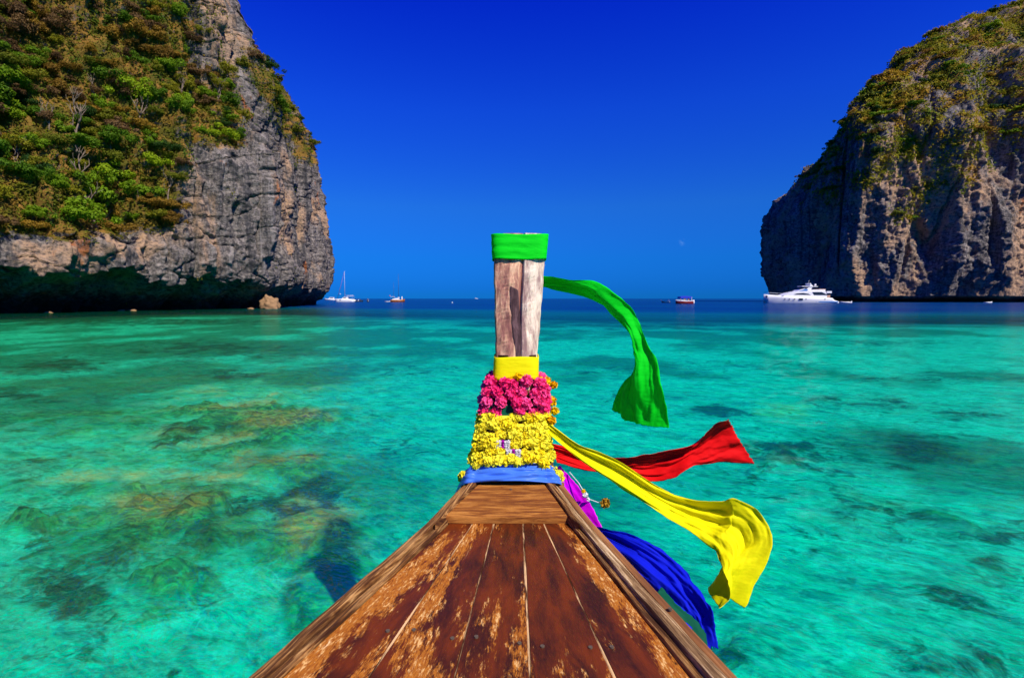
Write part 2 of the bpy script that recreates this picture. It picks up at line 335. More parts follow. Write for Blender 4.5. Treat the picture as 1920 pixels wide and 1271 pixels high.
patches = [  # pixel x, y, half width, half height, turn (deg), kind (0 olive rock, 1 dark reef), weight
    (470, 772, 140, 30, 12, 0, 1.0), (360, 812, 90, 20, 8, 1, .6), (110, 685, 70, 12, 0, 1, .8), (430, 702, 55, 10, 4, 1, .75), (400, 652, 140, 12, -3, 1, .7),
    (100, 602, 160, 6, 0, 1, .9), (330, 603, 200, 6, -2, 1, .7), (40, 740, 60, 14, 0, 1, .6), (500, 940, 60, 20, 0, 1, .9), (590, 918, 60, 28, 10, 1, .9), (440, 962, 70, 26, 15, 0, .9),
    (645, 1030, 42, 42, -20, 1, 1.1), (120, 1110, 70, 36, 0, 1, .9), (290, 1060, 90, 30, 14, 0, .9), (380, 935, 80, 30, 10, 0, .9), (250, 955, 110, 36, 8, 0, .75), (60, 948, 60, 16, 10, 0, .9),
    (200, 1030, 120, 30, 10, 1, .6), (560, 1085, 30, 60, 20, 0, .6), (330, 1240, 30, 6, 5, 1, .9), (420, 1010, 60, 18, 20, 1, .6), (300, 890, 140, 26, 10, 0, .6), (60, 1060, 80, 30, 0, 1, .5), (40, 870, 60, 20, 0, 1, .4),
    (1490, 842, 90, 26, 4, 1, .9), (1470, 830, 60, 14, 0, 0, .6), (1725, 832, 70, 24, -6, 1, 1.0), (1335, 762, 55, 11, 0, 1, .9), (1560, 745, 60, 10, 0, 1, .6), (1680, 752, 70, 12, -3, 1, .6),
    (1860, 985, 110, 18, -24, 1, .9), (1790, 930, 80, 24, -25, 0, .6), (1590, 950, 60, 40, -15, 1, .5), (1700, 960, 70, 30, -20, 1, .5), (1850, 1100, 110, 50, -15, 1, .6), (1790, 1075, 70, 26, -15, 1, .6), (1590, 1070, 26, 9, 0, 1, .8),
    (1410, 1190, 60, 34, 10, 1, .7), (1860, 1215, 110, 40, -10, 1, .5), (1560, 900, 70, 18, -5, 1, .5), (1530, 1010, 20, 9, 0, 1, .6), (1800, 770, 90, 9, 0, 1, .5), (1300, 605, 90, 5, 0, 1, .5), (1750, 705, 120, 9, 0, 1, .5), (1650, 640, 150, 7, 0, 1, .5), (1150, 690, 60, 9, 0, 1, .4), (800, 690, 70, 10, 0, 1, .5), (740, 830, 60, 14, 0, 1, .35), (1180, 740, 50, 10, 0, 1, .5), (1400, 680, 120, 9, 0, 1, .45)]
def patch_fields(x, y):
    """where the reef lies: low tan slabs near the surface and dark coral on the bottom"""
    p2 = np.stack([x, y, 0 * x], 1); ol = np.zeros(len(x)); dk_ = np.zeros(len(x))
    wx = fbm(p2 / 1.1, 5, 0.6) * 0.75; wy = fbm(p2 / 1.1 + 40, 5, 0.6) * 0.75
    for (cx, cy, hw, hh, rot, kind, wt) in patches:
        zp = -0.58 if kind == 0 else BED
        c0 = ground_at(cx, cy, zp); e = ground_at(cx + hw, cy, zp); f0 = ground_at(cx, max(cy - hh, 566), zp); f1 = ground_at(cx, cy + hh, zp)
        ax = abs(e.x - c0.x); ay = abs(f0.y - f1.y) / 2; view = c0.x / c0.y
        dx = (x - view * (y - c0.y) - c0.x) / ax; dy = (y - (f0.y + f1.y) / 2) / ay
        cs, sn = math.cos(R(rot)), math.sin(R(rot)); dx, dy = dx * cs - dy * sn * 0.6, dx * sn * 0.6 + dy * cs
        g = wt * np.exp(-0.85 * ((dx + wx * 1.2) ** 2 + (dy + wy * 1.2) ** 2))
        if kind == 0: ol = np.maximum(ol, g)
        else: dk_ = np.maximum(dk_, g)
    ol = np.maximum(ol, 0.5 * sstep(0.1, 0.55, fbm(np.stack([x / 2.6, y / 2.2, 0 * x + 7], 1), 4)) * sstep(1, -2, x) * sstep(26, 10, np.hypot(x, y)) * (y > 0))
    return ol, dk_
olive, darkm = patch_fields(x, y)
leftness = sstep(6, -22, x + 0.12 * y) * sstep(260, 150, y)
z = BED - 0.12 * (1 - leftness) - 0.9 * dp * sstep(30, 120, rr) + 0.24 * sstep(0.05, 1.0, olive) + 0.06 * olive * fbm(p2 / 0.35, 4, 0.6) + 0.04 * darkm * ridged(p2 / 0.7 + 5, 2) + 0.04 * fbm(p2 / 1.3, 3)
z = np.minimum(z, -0.26)
# dark reef flat along the foot of the near cliff, and broad weed beds
shore = np.interp(y, [-40, 20, 64, 87, 101, 140, 180, 225], [-190, -110, -64, -57, -48, -52, -62, -150])
darkm = np.maximum(darkm, 0.85 * sstep(13, 3, x - shore + 4 * fbm(p2 / 9, 3)) * (y > -60) * (y < 230))
br = fbm(np.stack([x / 5.0, y / 6.5, 0 * x + 2], 1), 5, 0.6); br2 = fbm(np.stack([x / 22.0, y / 16, 0 * x + 9], 1), 4, 0.6)
weed = np.clip(0.40 + 0.55 * br + 0.45 * br2 + 0.22 * leftness + 0.10 * sstep(12, 40, rr), 0, 1)
me = mesh('seabed', np.stack([x, y, z], 1), fa, None, True)
attr(me, 'olive', olive); attr(me, 'darkm', darkm); attr(me, 'weed', weed)
t = NT('sand_and_reef'); p = t.pos()
flat = t.map(p, (1, 1, 0))
def warped(v, scale, amt):
    w_ = t.n('ShaderNodeTexNoise', {'Vector': v, 'Scale': scale, 'Detail': 3.0}).outputs['Color']
    w_ = t.n('ShaderNodeVectorMath', {0: w_, 1: (0.5, 0.5, 0.5)}, operation='SUBTRACT').outputs[0]
    return t.n('ShaderNodeVectorMath', {0: v, 1: t.n('ShaderNodeVectorMath', {0: w_, 3: amt}, operation='SCALE').outputs[0]}, operation='ADD').outputs[0]
pw = warped(warped(flat, 0.9, 1.0), 5.0, 0.22)
st = t.noise(t.map(pw, (1.5, 2.0, 1), (0, 0, 0.5)), 1.0, 7, 0.66, 0.4)
fine = t.noise(t.map(pw, (6, 8, 1), (0, 0, 0.4)), 1.0, 6, 0.7, 0.5)
grit = t.noise(t.map(pw, (22, 26, 1)), 1.0, 4, 0.7, 0.2)
sand = t.mix(t.ramp(st, 0.32, 0.66), (0.50, 0.52, 0.40), (0.92, 0.90, 0.76))
sand = t.mix(t.math('MULTIPLY', t.ramp(grit, 0.60, 0.74), 0.35), sand, (0.30, 0.30, 0.20))
wd = t.math('ADD', t.attr('weed'), t.math('MULTIPLY', t.math('SUBTRACT', st, 0.5), 1.1)); wd = t.math('ADD', wd, t.math('MULTIPLY', t.math('SUBTRACT', fine, 0.5), 0.5))
sand = t.mix(t.math('MULTIPLY', t.ramp(wd, 0.30, 0.80), 0.84), sand, t.mix(t.ramp(fine, 0.35, 0.65), (0.07, 0.12, 0.06), (0.28, 0.29, 0.16)))
o = t.math('ADD', t.attr('olive'), t.math('MULTIPLY', t.math('SUBTRACT', st, 0.5), 1.3)); o = t.math('ADD', o, t.math('MULTIPLY', t.math('SUBTRACT', fine, 0.5), 0.6))
sand = t.mix(t.math('MULTIPLY', t.ramp(o, 0.08, 0.58), 0.90), sand, t.mix(t.ramp(fine, 0.38, 0.64), (0.14, 0.075, 0.018), (0.86, 0.56, 0.17)))
d = t.math('ADD', t.attr('darkm'), t.math('MULTIPLY', t.math('SUBTRACT', st, 0.5), 2.0)); d = t.math('ADD', d, t.math('MULTIPLY', t.math('SUBTRACT', fine, 0.5), 1.6))
sand = t.mix(t.math('MULTIPLY', t.ramp(d, 0.12, 0.75), 0.92), sand, t.mix(t.ramp(t.math('ADD', t.math('MULTIPLY', grit, 0.6), t.math('MULTIPLY', fine, 0.5)), 0.50, 0.72), (0.014, 0.018, 0.010), (0.34, 0.22, 0.07)))
me.materials.append(t.done(t.bsdf(sand, 0.9, t.bump(st, 0.3, 0.05), 0.1)))
tag(obj('seabed', me), kind='structure')

x, y, fa = radial(430, uneven_angles(520, 40), 0.9, 30000)
rr = np.hypot(x, y); p2 = np.stack([x, y, 0 * x], 1); fade = sstep(70, 25, rr)
ca, sa = math.cos(0.5), math.sin(0.5); xr, yr = x * ca + y * sa, -x * sa + y * ca
z = fade * (0.030 * fbm(np.stack([xr / 1.5, yr / 0.75, 0 * x], 1), 3) + 0.02 * fbm(np.stack([xr / 4, yr / 2.2, 0 * x + 4], 1), 2))
me = mesh('sea', np.stack([x, y, z], 1), fa, None, True)
dp = deepness(x, y)
lf = sstep(8, -26, x + 0.10 * y + 4 * fbm(p2 / 25, 2)) * sstep(330, 200, y)
attr(me, 'deep', dp); attr(me, 'green', lf); attr(me, 'thin', sstep(0.06, 0.45, patch_fields(x, y)[0]))
t = NT('sea_water'); p = t.pos()
deep = t.attr('deep'); gr = t.attr('green')
pwn = t.map(p, (1, 1, 0), (0, 0, 0.5))
n1 = t.noise(t.map(pwn, (1.6, 4.2, 1)), 1.0, 5, 0.6, 0.8); n2 = t.noise(t.map(pwn, (0.22, 0.55, 1)), 1.0, 4, 0.55, 0.5); n3 = t.noise(t.map(pwn, (0.012, 0.05, 1)), 1.0, 5, 0.6, 0.3)
n4 = t.noise(t.map(pwn, (9, 20, 1)), 1.0, 3, 0.6, 0.6)
nb = t.bump(n1, 0.7, 0.16); nb = t.bump(n2, 0.5, 0.35, nb); nb = t.bump(n4, 0.6, 0.04, nb)
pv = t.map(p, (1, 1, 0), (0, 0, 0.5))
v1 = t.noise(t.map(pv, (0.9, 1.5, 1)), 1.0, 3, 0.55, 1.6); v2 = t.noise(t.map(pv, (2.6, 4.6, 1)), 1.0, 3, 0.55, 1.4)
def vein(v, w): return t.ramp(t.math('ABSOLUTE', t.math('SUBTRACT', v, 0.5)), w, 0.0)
lit = t.math('ADD', t.math('MULTIPLY', vein(v1, 0.05), 0.5), t.math('MULTIPLY', vein(v2, 0.055), 0.55), clamp=True)  # caustic light veins painted into the water's transparency colour
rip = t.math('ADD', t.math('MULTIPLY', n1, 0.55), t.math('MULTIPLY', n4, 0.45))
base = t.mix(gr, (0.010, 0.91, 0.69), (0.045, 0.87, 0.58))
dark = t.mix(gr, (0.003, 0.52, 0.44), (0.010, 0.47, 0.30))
shal = t.mix(t.math('MULTIPLY', t.ramp(rip, 0.54, 0.41), 0.95), base, dark)  # light and shade of the ripples painted into the tint
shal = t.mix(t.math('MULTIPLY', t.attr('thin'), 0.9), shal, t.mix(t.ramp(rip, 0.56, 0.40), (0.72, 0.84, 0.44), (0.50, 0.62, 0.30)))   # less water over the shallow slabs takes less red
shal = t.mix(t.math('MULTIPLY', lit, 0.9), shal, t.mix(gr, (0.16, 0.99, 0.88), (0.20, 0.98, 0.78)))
tintc = t.mix(deep, shal, (0.0, 0.34, 0.58))
sc = t.mix(deep, t.mix(gr, (0.0, 0.30, 0.25), (0.0, 0.22, 0.11)), (0.0, 0.028, 0.14))
sc = t.mix(t.math('MULTIPLY', t.ramp(n3, 0.45, 0.62), t.math('MULTIPLY', deep, 0.7)), sc, (0.0, 0.06, 0.17))
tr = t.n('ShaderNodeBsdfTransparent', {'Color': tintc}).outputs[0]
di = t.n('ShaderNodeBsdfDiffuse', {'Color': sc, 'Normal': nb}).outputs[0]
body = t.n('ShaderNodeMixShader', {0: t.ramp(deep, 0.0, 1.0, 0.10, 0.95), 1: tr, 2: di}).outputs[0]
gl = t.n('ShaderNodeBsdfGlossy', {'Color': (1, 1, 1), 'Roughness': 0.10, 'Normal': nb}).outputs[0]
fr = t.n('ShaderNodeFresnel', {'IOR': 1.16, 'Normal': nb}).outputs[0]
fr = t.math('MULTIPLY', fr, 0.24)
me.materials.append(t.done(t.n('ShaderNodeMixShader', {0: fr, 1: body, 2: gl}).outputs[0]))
tag(obj('sea', me), kind='structure')

# ------------------------------------------------------------------ cliffs
def spline(pts, n):
    pts = np.asarray(pts, float); k = len(pts)
    d = np.concatenate([[0], np.cumsum(np.linalg.norm(np.diff(pts, axis=0), axis=1))])
    s = np.linspace(0, d[-1], n); out = np.stack([np.interp(s, d, pts[:, i]) for i in range(2)], 1)
    return out, s, d
def smooth1(a, w):
    ker = np.hanning(w * 2 + 3); ker /= ker.sum(); pad = np.pad(a, ((w + 1, w + 1), (0, 0)), mode='edge')
    return np.stack([np.convolve(pad[:, i], ker, 'valid') for i in range(a.shape[1])], 1)
def cliff_mesh(name, pts, nu, hs_, setback, disp, m, vegf, dens=None):
    b, s, dk = spline(pts, nu * 4)
    if dens is not None:
        cdf = np.cumsum(np.interp(s, dk, dens)); cdf /= cdf[-1]
        idx = np.clip(np.searchsorted(cdf, np.linspace(0, 1, nu)), 0, nu * 4 - 1); sm = smooth1(b, max(4, nu // 12)); b = sm[idx]; s = s[idx]
    tg = np.gradient(b, axis=0); tg /= np.linalg.norm(tg, axis=1)[:, None] + 1e-9; tg = smooth1(tg, 8)
    n = np.stack([tg[:, 1], -tg[:, 0]], 1)                       # towards the water
    S, H = np.meshgrid(s, hs_, indexing='ij')
    sb, zz = setback(S, H, dk)
    nx = np.repeat(n[:, 0][:, None], len(hs_), 1); ny = np.repeat(n[:, 1][:, None], len(hs_), 1)
    X = b[:, 0][:, None] - nx * sb; Y = b[:, 1][:, None] - ny * sb
    p = np.stack([X, Y, zz], -1).reshape(-1, 3)
    d, dz = disp(p, S.ravel(), H.ravel())
    p[:, 0] += nx.ravel() * d; p[:, 1] += ny.ravel() * d; p[:, 2] += dz
    me = mesh(name, p, gridfaces(nu, len(hs_)), m, False)
    nrm = np.zeros(len(p) * 3, dtype=np.float32); me.vertices.foreach_get('normal', nrm); nrm = nrm.reshape(-1, 3)
    px, py = project(p)
    v = vegf(px, py, p, nrm); attr(me, 'veg', v)
    o = obj(name, me); tag(o, kind='structure')
    return p, nrm, px, py, v
# near headland on the left
LP = [(-190, -40), (-110, 20), (-64, 64), (-57, 87), (-48, 101), (-52, 140), (-62, 180), (-85, 205), (-150, 225)]
def left_set(S, H, dk):
    lip = np.interp(S, dk, [5.0, 5.0, 5.0, 5.0, 3.9, 3.3, 3.0, 3, 3]) + 0.55 * ridged(np.stack([S.ravel() / 2.6, 0 * S.ravel() + 3, 0 * S.ravel()], 1), 3).reshape(S.shape) + 2.0 * fbm(np.stack([S.ravel() / 7, 0 * S.ravel(), 0 * S.ravel()], 1), 3).reshape(S.shape)
    f1 = np.interp(H, [0, 6, 10, 12.5, 44, 58, 90, 140], [0, -0.3, 0.8, 3.0, 15.5, 17, 26, 48])
    fc = np.interp(H, [0, 6, 26, 31, 40, 60, 90, 140], [0, -0.4, 1.0, 2.8, 7, 10, 20, 46])
    f2 = np.interp(H, [0, 8, 25, 52, 65, 80, 103, 140], [1.2, 1.9, 2.0, 6.3, 15.2, 24.0, 30.5, 58])
    wob = 3 * fbm(np.stack([S.ravel() / 15, H.ravel() / 12, 0 * S.ravel()], 1), 2).reshape(S.shape)
    a = sstep(dk[3] - 9, dk[3] + 2, S + wob); c = sstep(dk[4] - 1, dk[4] + 14, S)
    sb = (f1 * (1 - a) + fc * a) * (1 - c) + f2 * c
    D = np.interp(S, dk, [11, 11, 11, 10, 8, 7, 4.5, 3, 3])
    D = D * np.clip(0.85 + 0.7 * fbm(np.stack([S.ravel() / 6, 0 * S.ravel() + 8, 0 * S.ravel()], 1), 3), 0.25, 1.25).reshape(S.shape)
    k = np.clip(1 - H / lip, 0, 1)
    sb = sb + D * np.sqrt(k) * (0.8 + 0.2 * k)
    return sb, H.copy()
DKL = spline(LP, 50)[2]
def left_disp(p, S, H):
    q = p * np.array([1, 1, 0.45])
    d = 2.0 * fbm(q / 13, 3) + 2.4 * ridged(p * np.array([1, 1, 0.16]) / 8.5, 3) * sstep(0, 9, H) + 0.6 * fbm(p * np.array([1, 1, 0.6]) / 2.4, 4, 0.62) + 0.22 * ridged(p * np.array([0.6, 0.6, 1.6]) / 2.4 + 30, 3) + 0.5 * ridged(p * np.array([1, 1, 0.14]) / 2.6 + 44, 3)
    d -= 1.7 * sstep(0.07, 0.0, np.abs(pn(p * np.array([1, 1, 0.10]) / 7 + 60))) * sstep(4, 9, H)
    d -= 0.7 * sstep(0.06, 0.0, np.abs(pn(p * np.array([0.5, 0.5, 1.0]) / 3.6 + 80)))
    d += 0.34 * np.round(3 * fbm(p * np.array([1, 1, 0.5]) / 1.7 + 11, 2)) / 3
    tall = sstep(8, 14, H) * sstep(44, 32, H)
    d += tall * (2.6 * np.exp(-((S - DKL[4] + 1) / 3.0) ** 2) - 4.2 * np.exp(-((S - DKL[4] - 8) / 5.0) ** 2)) + sstep(6, 12, H) * sstep(60, 40, H) * (2.0 * np.exp(-((S - DKL[5] + 6) / 3.0) ** 2) - 3.0 * np.exp(-((S - DKL[5] - 4) / 6.0) ** 2))
    cave = sstep(5, 2, H); d = d * (1 - 0.55 * cave)
    return d - 0.8 - 2.2 * sstep(95, 140, p[:, 1]), 0.5 * fbm(p / 3.1 + 5, 3) * sstep(3, 8, H)
def left_veg(px, py, p, n):
    v = sstep(455, 425, py + 0.09 * (px - 200) * (px > 60) * 0 + 14 * fbm(p / 6, 2)) * sstep(370, 320, px + 0.05 * (py - 300) + 25 * fbm(p / 7 + 3, 2))
    band = sstep(480, 430, px) * sstep(290, 265, py + 12 * fbm(p / 5, 2)) * sstep(95, 190, py)
    v = np.maximum(v, 0.85 * band)
    v = v * (0.55 + 0.45 * sstep(60, 190, py)) + 0.40 * sstep(250, 130, py) * sstep(470, 330, px)
    edge = sstep(-70, -20, px - np.interp(py, [0, 90, 130, 210, 280, 350, 440, 560], [465, 488, 500, 545, 590, 600, 623, 627])) * sstep(330, 290, py) * sstep(60, 120, py)
    v = np.maximum(v, 0.8 * edge)
    return np.clip(v + 0.25 * fbm(p / 4, 3), 0, 1)
hsL = np.concatenate([np.linspace(-2.5, 7, 70, endpoint=False), np.linspace(7, 60, 260, endpoint=False), np.linspace(60, 140, 130)])
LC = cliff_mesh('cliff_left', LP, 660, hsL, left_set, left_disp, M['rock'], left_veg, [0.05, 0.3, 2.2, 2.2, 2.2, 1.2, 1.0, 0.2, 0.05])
# far headland on the right
RPt = [(245, 480), (200, 384), (178, 322), (182, 303), (198, 290), (226, 280), (270, 276), (340, 270), (470, 250)]
def right_set(S, H, dk):                # H is 0..1 up the profile
    top = np.interp(S, dk, [120, 104, 101, 115, 126, 145, 174, 199, 222])
    face = np.interp(S, dk, [0.7, 0.60, 0.50, 0.56, 0.66, 0.62, 0.55, 0.52, 0.5])
    top = top + 2.5 * fbm(np.stack([S.ravel() / 22, 0 * S.ravel(), 0 * S.ravel()], 1), 3).reshape(S.shape)
    hh = np.clip(H, -1, 1)
    zz = np.where(hh < 0.62, hh / 0.62 * face * top, (face + (1 - face) * np.sin((hh - 0.62) / 0.38 * math.pi / 2)) * top)
    sb = np.where(hh < 0.62, 5 * hh, 3.1 + np.clip((hh - 0.62) / 0.38, 0, 2) ** 1.25 * np.interp(S, dk, [34, 34, 30, 28, 30, 48, 70, 80, 90]))
    back = np.clip(H - 1, 0, 1); sb = sb + back * 60; zz = zz - back * 25
    lip = 3.2; sb = sb + 7 * np.sqrt(np.clip(1 - zz / lip, 0, 1)) * (zz < lip)
    return sb, zz
def right_disp(p, S, H):
    q = p * np.array([1, 1, 0.30])
    d = 9.0 * fbm(q / 42 + 2.2, 3) + 10.0 * ridged(p * np.array([1, 1, 0.25]) / 34 + 1.5, 2) + 1.7 * ridged(p * np.array([1, 1, 0.3]) / 9, 3) + 2.4 * np.round(2.5 * fbm(p * np.array([1, 1, 0.35]) / 14 + 4, 2)) / 2.5 + 1.2 * fbm(p / 4, 4, 0.6)
    low = sstep(0, 22, p[:, 2]); end = sstep(-0.05, 0.25, H)
    d = d - 5.0 * sstep(0.07, 0.0, np.abs(pn(p * np.array([1, 1, 0.10]) / 16 + 60))) * sstep(8, 30, p[:, 2])
    d = d * (1 - 0.45 * sstep(0.6, 0.8, H))
    return (d - 5) * (0.45 + 0.55 * low), 4 * fbm(p / 12 + 9, 4) * sstep(0.5, 0.7, H)
def right_veg(px, py, p, n):
    line = np.interp(px, [1430, 1470, 1520, 1580, 1650, 1720, 1780, 1840, 1920], [300, 330, 380, 400, 350, 420, 400, 330, 300])
    v = sstep(40, -70, py - line + 40 * fbm(p / 22, 3)) * 0.75
    v = v * (0.35 + 0.65 * sstep(0.15, 0.5, n[:, 2] + 0.25 * fbm(p / 9, 3)))
    v = v * (0.40 + 0.60 * sstep(-0.22, 0.18, fbm(p / 16 + 31, 3)))
    return np.clip(v + 0.25 * fbm(p / 12 + 3, 3) * (v > 0.05), 0, 1)
hsR = np.concatenate([np.linspace(-0.04, 0.03, 24, endpoint=False), np.linspace(0.03, 1, 330), np.linspace(1.02, 2, 20)])
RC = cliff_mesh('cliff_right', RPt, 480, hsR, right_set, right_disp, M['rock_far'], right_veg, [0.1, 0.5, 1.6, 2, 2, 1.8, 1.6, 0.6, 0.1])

# ------------------------------------------------------------------ vegetation
def crown_mesh(name, seed, n=1500, ls=0.10, flat=0.75, spread=1.0):
    g = np.random.RandomState(seed); k = g.randint(10, 15)
    c = g.normal(size=(k, 3)) * np.array([0.5, 0.5, 0.32]) * spread; c[:, 2] = np.abs(c[:, 2]) * 0.9 + 0.42; rad = g.uniform(0.20, 0.42, k)
    w = rad ** 2 / (rad ** 2).sum(); ids = g.choice(k, n, p=w)
    d = g.normal(size=(n, 3)); d[:, 2] = d[:, 2] * 0.8 + 0.25; d /= np.linalg.norm(d, axis=1)[:, None]
    pos = c[ids] + d * rad[ids][:, None] * np.array([1.15, 1.15, flat]) * g.uniform(0.55, 1.12, n)[:, None]
    nr = d + g.normal(size=(n, 3)) * 0.55 + np.array([0, 0, 0.35]); nr /= np.linalg.norm(nr, axis=1)[:, None]
    a = np.cross(nr, g.normal(size=(n, 3))); a /= np.linalg.norm(a, axis=1)[:, None]; b = np.cross(nr, a)
    sz = ls * g.uniform(0.6, 1.35, n)[:, None]
    v = np.stack([pos - a * sz, pos - b * sz * 0.55, pos + a * sz, pos + b * sz * 0.55], 1).reshape(-1, 3)
    return mesh(name, v, np.arange(4 * n).reshape(n, 4), LEAF['green'])
def tube(path, rad, k=6):
    v = []; f = []
    for i, (q, r) in enumerate(zip(path, rad)):
        q = Vector(q); d = (Vector(path[min(i + 1, len(path) - 1)]) - Vector(path[max(i - 1, 0)])).normalized()
        u = d.orthogonal().normalized(); w = d.cross(u)
        for j in range(k): v.append(q + (u * math.cos(2 * math.pi * j / k) + w * math.sin(2 * math.pi * j / k)) * r)
    for i in range(len(path) - 1):
        for j in range(k): f.append((i * k + j, i * k + (j + 1) % k, (i + 1) * k + (j + 1) % k, (i + 1) * k + j))
    f.append(tuple(range(k))[::-1]); f.append(tuple((len(path) - 1) * k + j for j in range(k)))
    return v, f
def join(*vf):
    V = []; Fc = []
    for v, f in vf:
        o = len(V); V += [tuple(q) for q in v]; Fc += [tuple(i + o for i in q) for q in f]
    return V, Fc
def trunk_mesh(seed, bare=False):
    g = random.Random(seed); parts = []
    def limb(a, d, l, r, depth):
        pts = [a]; q = Vector(a); d = Vector(d).normalized()
        for i in range(4):
            d = (d + Vector((g.uniform(-.3, .3), g.uniform(-.3, .3), g.uniform(-.05, .3)))).normalized(); q = q + d * l / 4; pts.append(tuple(q))
        parts.append(tube(pts, [r * (1 - 0.17 * i) for i in range(5)], 5))
        if depth:
            for j in range(3 if not bare else 4):
                s = pts[g.randint(2, 4)]; limb(s, d + Vector((g.uniform(-1, 1), g.uniform(-1, 1), g.uniform(0, .7))), l * 0.62, r * 0.5, depth - 1)
    limb((0, 0, -0.25), (g.uniform(-.2, .2), g.uniform(-.2, .2), 1), 0.75, 0.05, 2 if bare else 1)
    v, f = join(*parts); return mesh('trunk', v, f, M['bark'], True)
CROWNS = [crown_mesh('crown', s, 2600, 0.066) for s in (1, 2, 3, 4, 5, 6)]
FARC = [crown_mesh('crown', s, 650, 0.15, 0.8) for s in (21, 22, 23, 24)]
TRUNKS = [trunk_mesh(s) for s in (1, 2, 3)]; BARE = [trunk_mesh(s, True) for s in (11, 12, 13)]
def tree(name, p, size, crown, trunk, leafm, label, cat, group, zs=1.0):
    e = empty(name, p, random.uniform(0, 6.28), label, cat, group)
    for nm, me_ in (('crown', crown), ('trunk', trunk)):
        if me_ is None: continue
        o = obj(nm, me_, e); o.scale = (size, size, size * zs)
        if nm == 'crown':
            o.material_slots[0].link = 'OBJECT'; o.material_slots[0].material = leafm
    return e
def scatter(C, n, weight, mind, rs):
    p, nr, px, py, v = C
    w = weight(px, py, p, nr, v) * ((px > -60) & (px < 1980) & (py > -60) & (py < 575))
    w = w / w.sum(); out = []
    for i in rs.choice(len(p), min(n * 14, (w > 0).sum()), replace=False, p=w):
        if len(out) >= n: break
        q = p[i]
        if all((q[0] - r[0]) ** 2 + (q[1] - r[1]) ** 2 + (q[2] - r[2]) ** 2 > mind ** 2 for r, _ in out): out.append((q, i))
    return out
DESC = {'green': 'mid green', 'bright': 'bright yellow-green', 'olive': 'olive green', 'ochre': 'ochre yellow', 'dark': 'dark green', 'brown': 'dry brown'}
def _place(px, py):
    return ('far left' if px < 110 else 'left' if px < 220 else 'centre' if px < 340 else 'right') if px < 900 else ('left' if px < 1620 else 'centre' if px < 1760 else 'right')
def sizeword(s, a, b): return 'small' if s < a else 'large' if s > b else 'mid-sized'
def leftzone(px, py):
    if px > 470: return 'along the outer edge of the left cliff'
    if py < 170: return 'high on the left cliff'
    if py > 360: return 'just above the left cliff overhang'
    if px > 320: return 'beside the left cliff bare buttress'
    return 'on the left cliff middle slope'
rs = np.random.RandomState(5)
spots = scatter(LC, 270, lambda px, py, p, n, v: np.clip(v - 0.25, 0, 1) ** 1.2 * (0.25 + 0.75 * (p[:, 1] < 120)), 1.35, rs)
for q, i in spots:
    px, py = LC[2][i], LC[3][i]; k = rs.choice(['green', 'bright', 'olive', 'ochre', 'dark', 'brown'], p=[.30, .14, .29, .10, .07, .10])
    if px > 480: k = rs.choice(['green', 'dark', 'olive'])
    if py < 190 and px < 480: k = rs.choice(['olive', 'brown', 'ochre', 'green'], p=[.35, .3, .15, .2])
    s = rs.uniform(1.2, 2.7) * (1.15 if (k in ('green', 'bright') and 150 < py < 420 and px < 330) else 0.8)
    tree('shrub', (q[0], q[1], q[2] - 0.25 * s), s, CROWNS[rs.randint(6)], TRUNKS[rs.randint(3)], LEAF[k],
         '%s %s shrub %s%s' % (sizeword(s, 1.5, 2.4), DESC[k], leftzone(px, py), '' if px > 320 else ', far left' if px < 110 else ', left part' if px < 210 else ', right part'), 'shrub', 'shrubs on the near left cliff', rs.uniform(0.85, 1.35))
for q, i in scatter(LC, 22, lambda px, py, p, n, v: np.clip(v - 0.3, 0, 1) * (px < 420) * (py > 180), 3.5, rs):
    tree('bare_shrub', (q[0], q[1], q[2]), rs.uniform(2.6, 4.0), None, None, None, 'bare pale branching shrub ' + leftzone(LC[2][i], LC[3][i]) + (', far left' if LC[2][i] < 110 else ', left part' if LC[2][i] < 210 else ', right part'), 'shrub', 'bare branching shrubs on the near left cliff')
for e in [o for o in col.objects if o.name.startswith('bare_shrub')]:
    o = obj('branches', BARE[rs.randint(3)], e); k = rs.uniform(3.2, 5.0); o.scale = (k, k, k)
spots = scatter(RC, 150, lambda px, py, p, n, v: np.clip(v - 0.15, 0, 1), 3.6, rs)
for q, i in spots:
    px, py = RC[2][i], RC[3][i]; k = rs.choice(['green', 'olive', 'ochre', 'dark', 'bright'], p=[.22, .30, .22, .12, .14])
    zone = 'on the high ridge of the far right cliff' if py < 180 else ('on the upper slope of the far right cliff' if py < 300 else 'on the ledges of the far right cliff')
    s = rs.uniform(2.2, 4.4)
    tree('hill_shrub', (q[0], q[1], q[2] - 0.3 * s), s, FARC[rs.randint(4)], None, LEAF[k], '%s %s bush %s' % (sizeword(s, 2.9, 3.8), DESC[k], zone), 'shrub', 'bushes on the far right cliff', rs.uniform(0.7, 1.0))
def scrub(name, C, n, ls, weight, m, seed):
    p, nr, px, py, v = C; g = np.random.RandomState(seed)
    w = weight(px, py, p, nr, v) * ((px > -150) & (px < 2070) & (py > -150)); w = w / w.sum()
    i = g.choice(len(p), n, p=w); pos = p[i] + nr[i] * g.uniform(0, 1.6, n)[:, None] * ls + g.normal(size=(n, 3)) * ls * 0.7
    d = nr[i] + g.normal(size=(n, 3)) * 0.7 + np.array([0, 0, 0.5]); d /= np.linalg.norm(d, axis=1)[:, None]
    a = np.cross(d, g.normal(size=(n, 3))); a /= np.linalg.norm(a, axis=1)[:, None]; b = np.cross(d, a); sz = ls * g.uniform(0.5, 1.3, n)[:, None]
    vv = np.stack([pos - a * sz, pos - b * sz * 0.5, pos + a * sz, pos + b * sz * 0.5], 1).reshape(-1, 3)
    o = obj(name, mesh(name, vv, np.arange(4 * n).reshape(n, 4), m)); return o
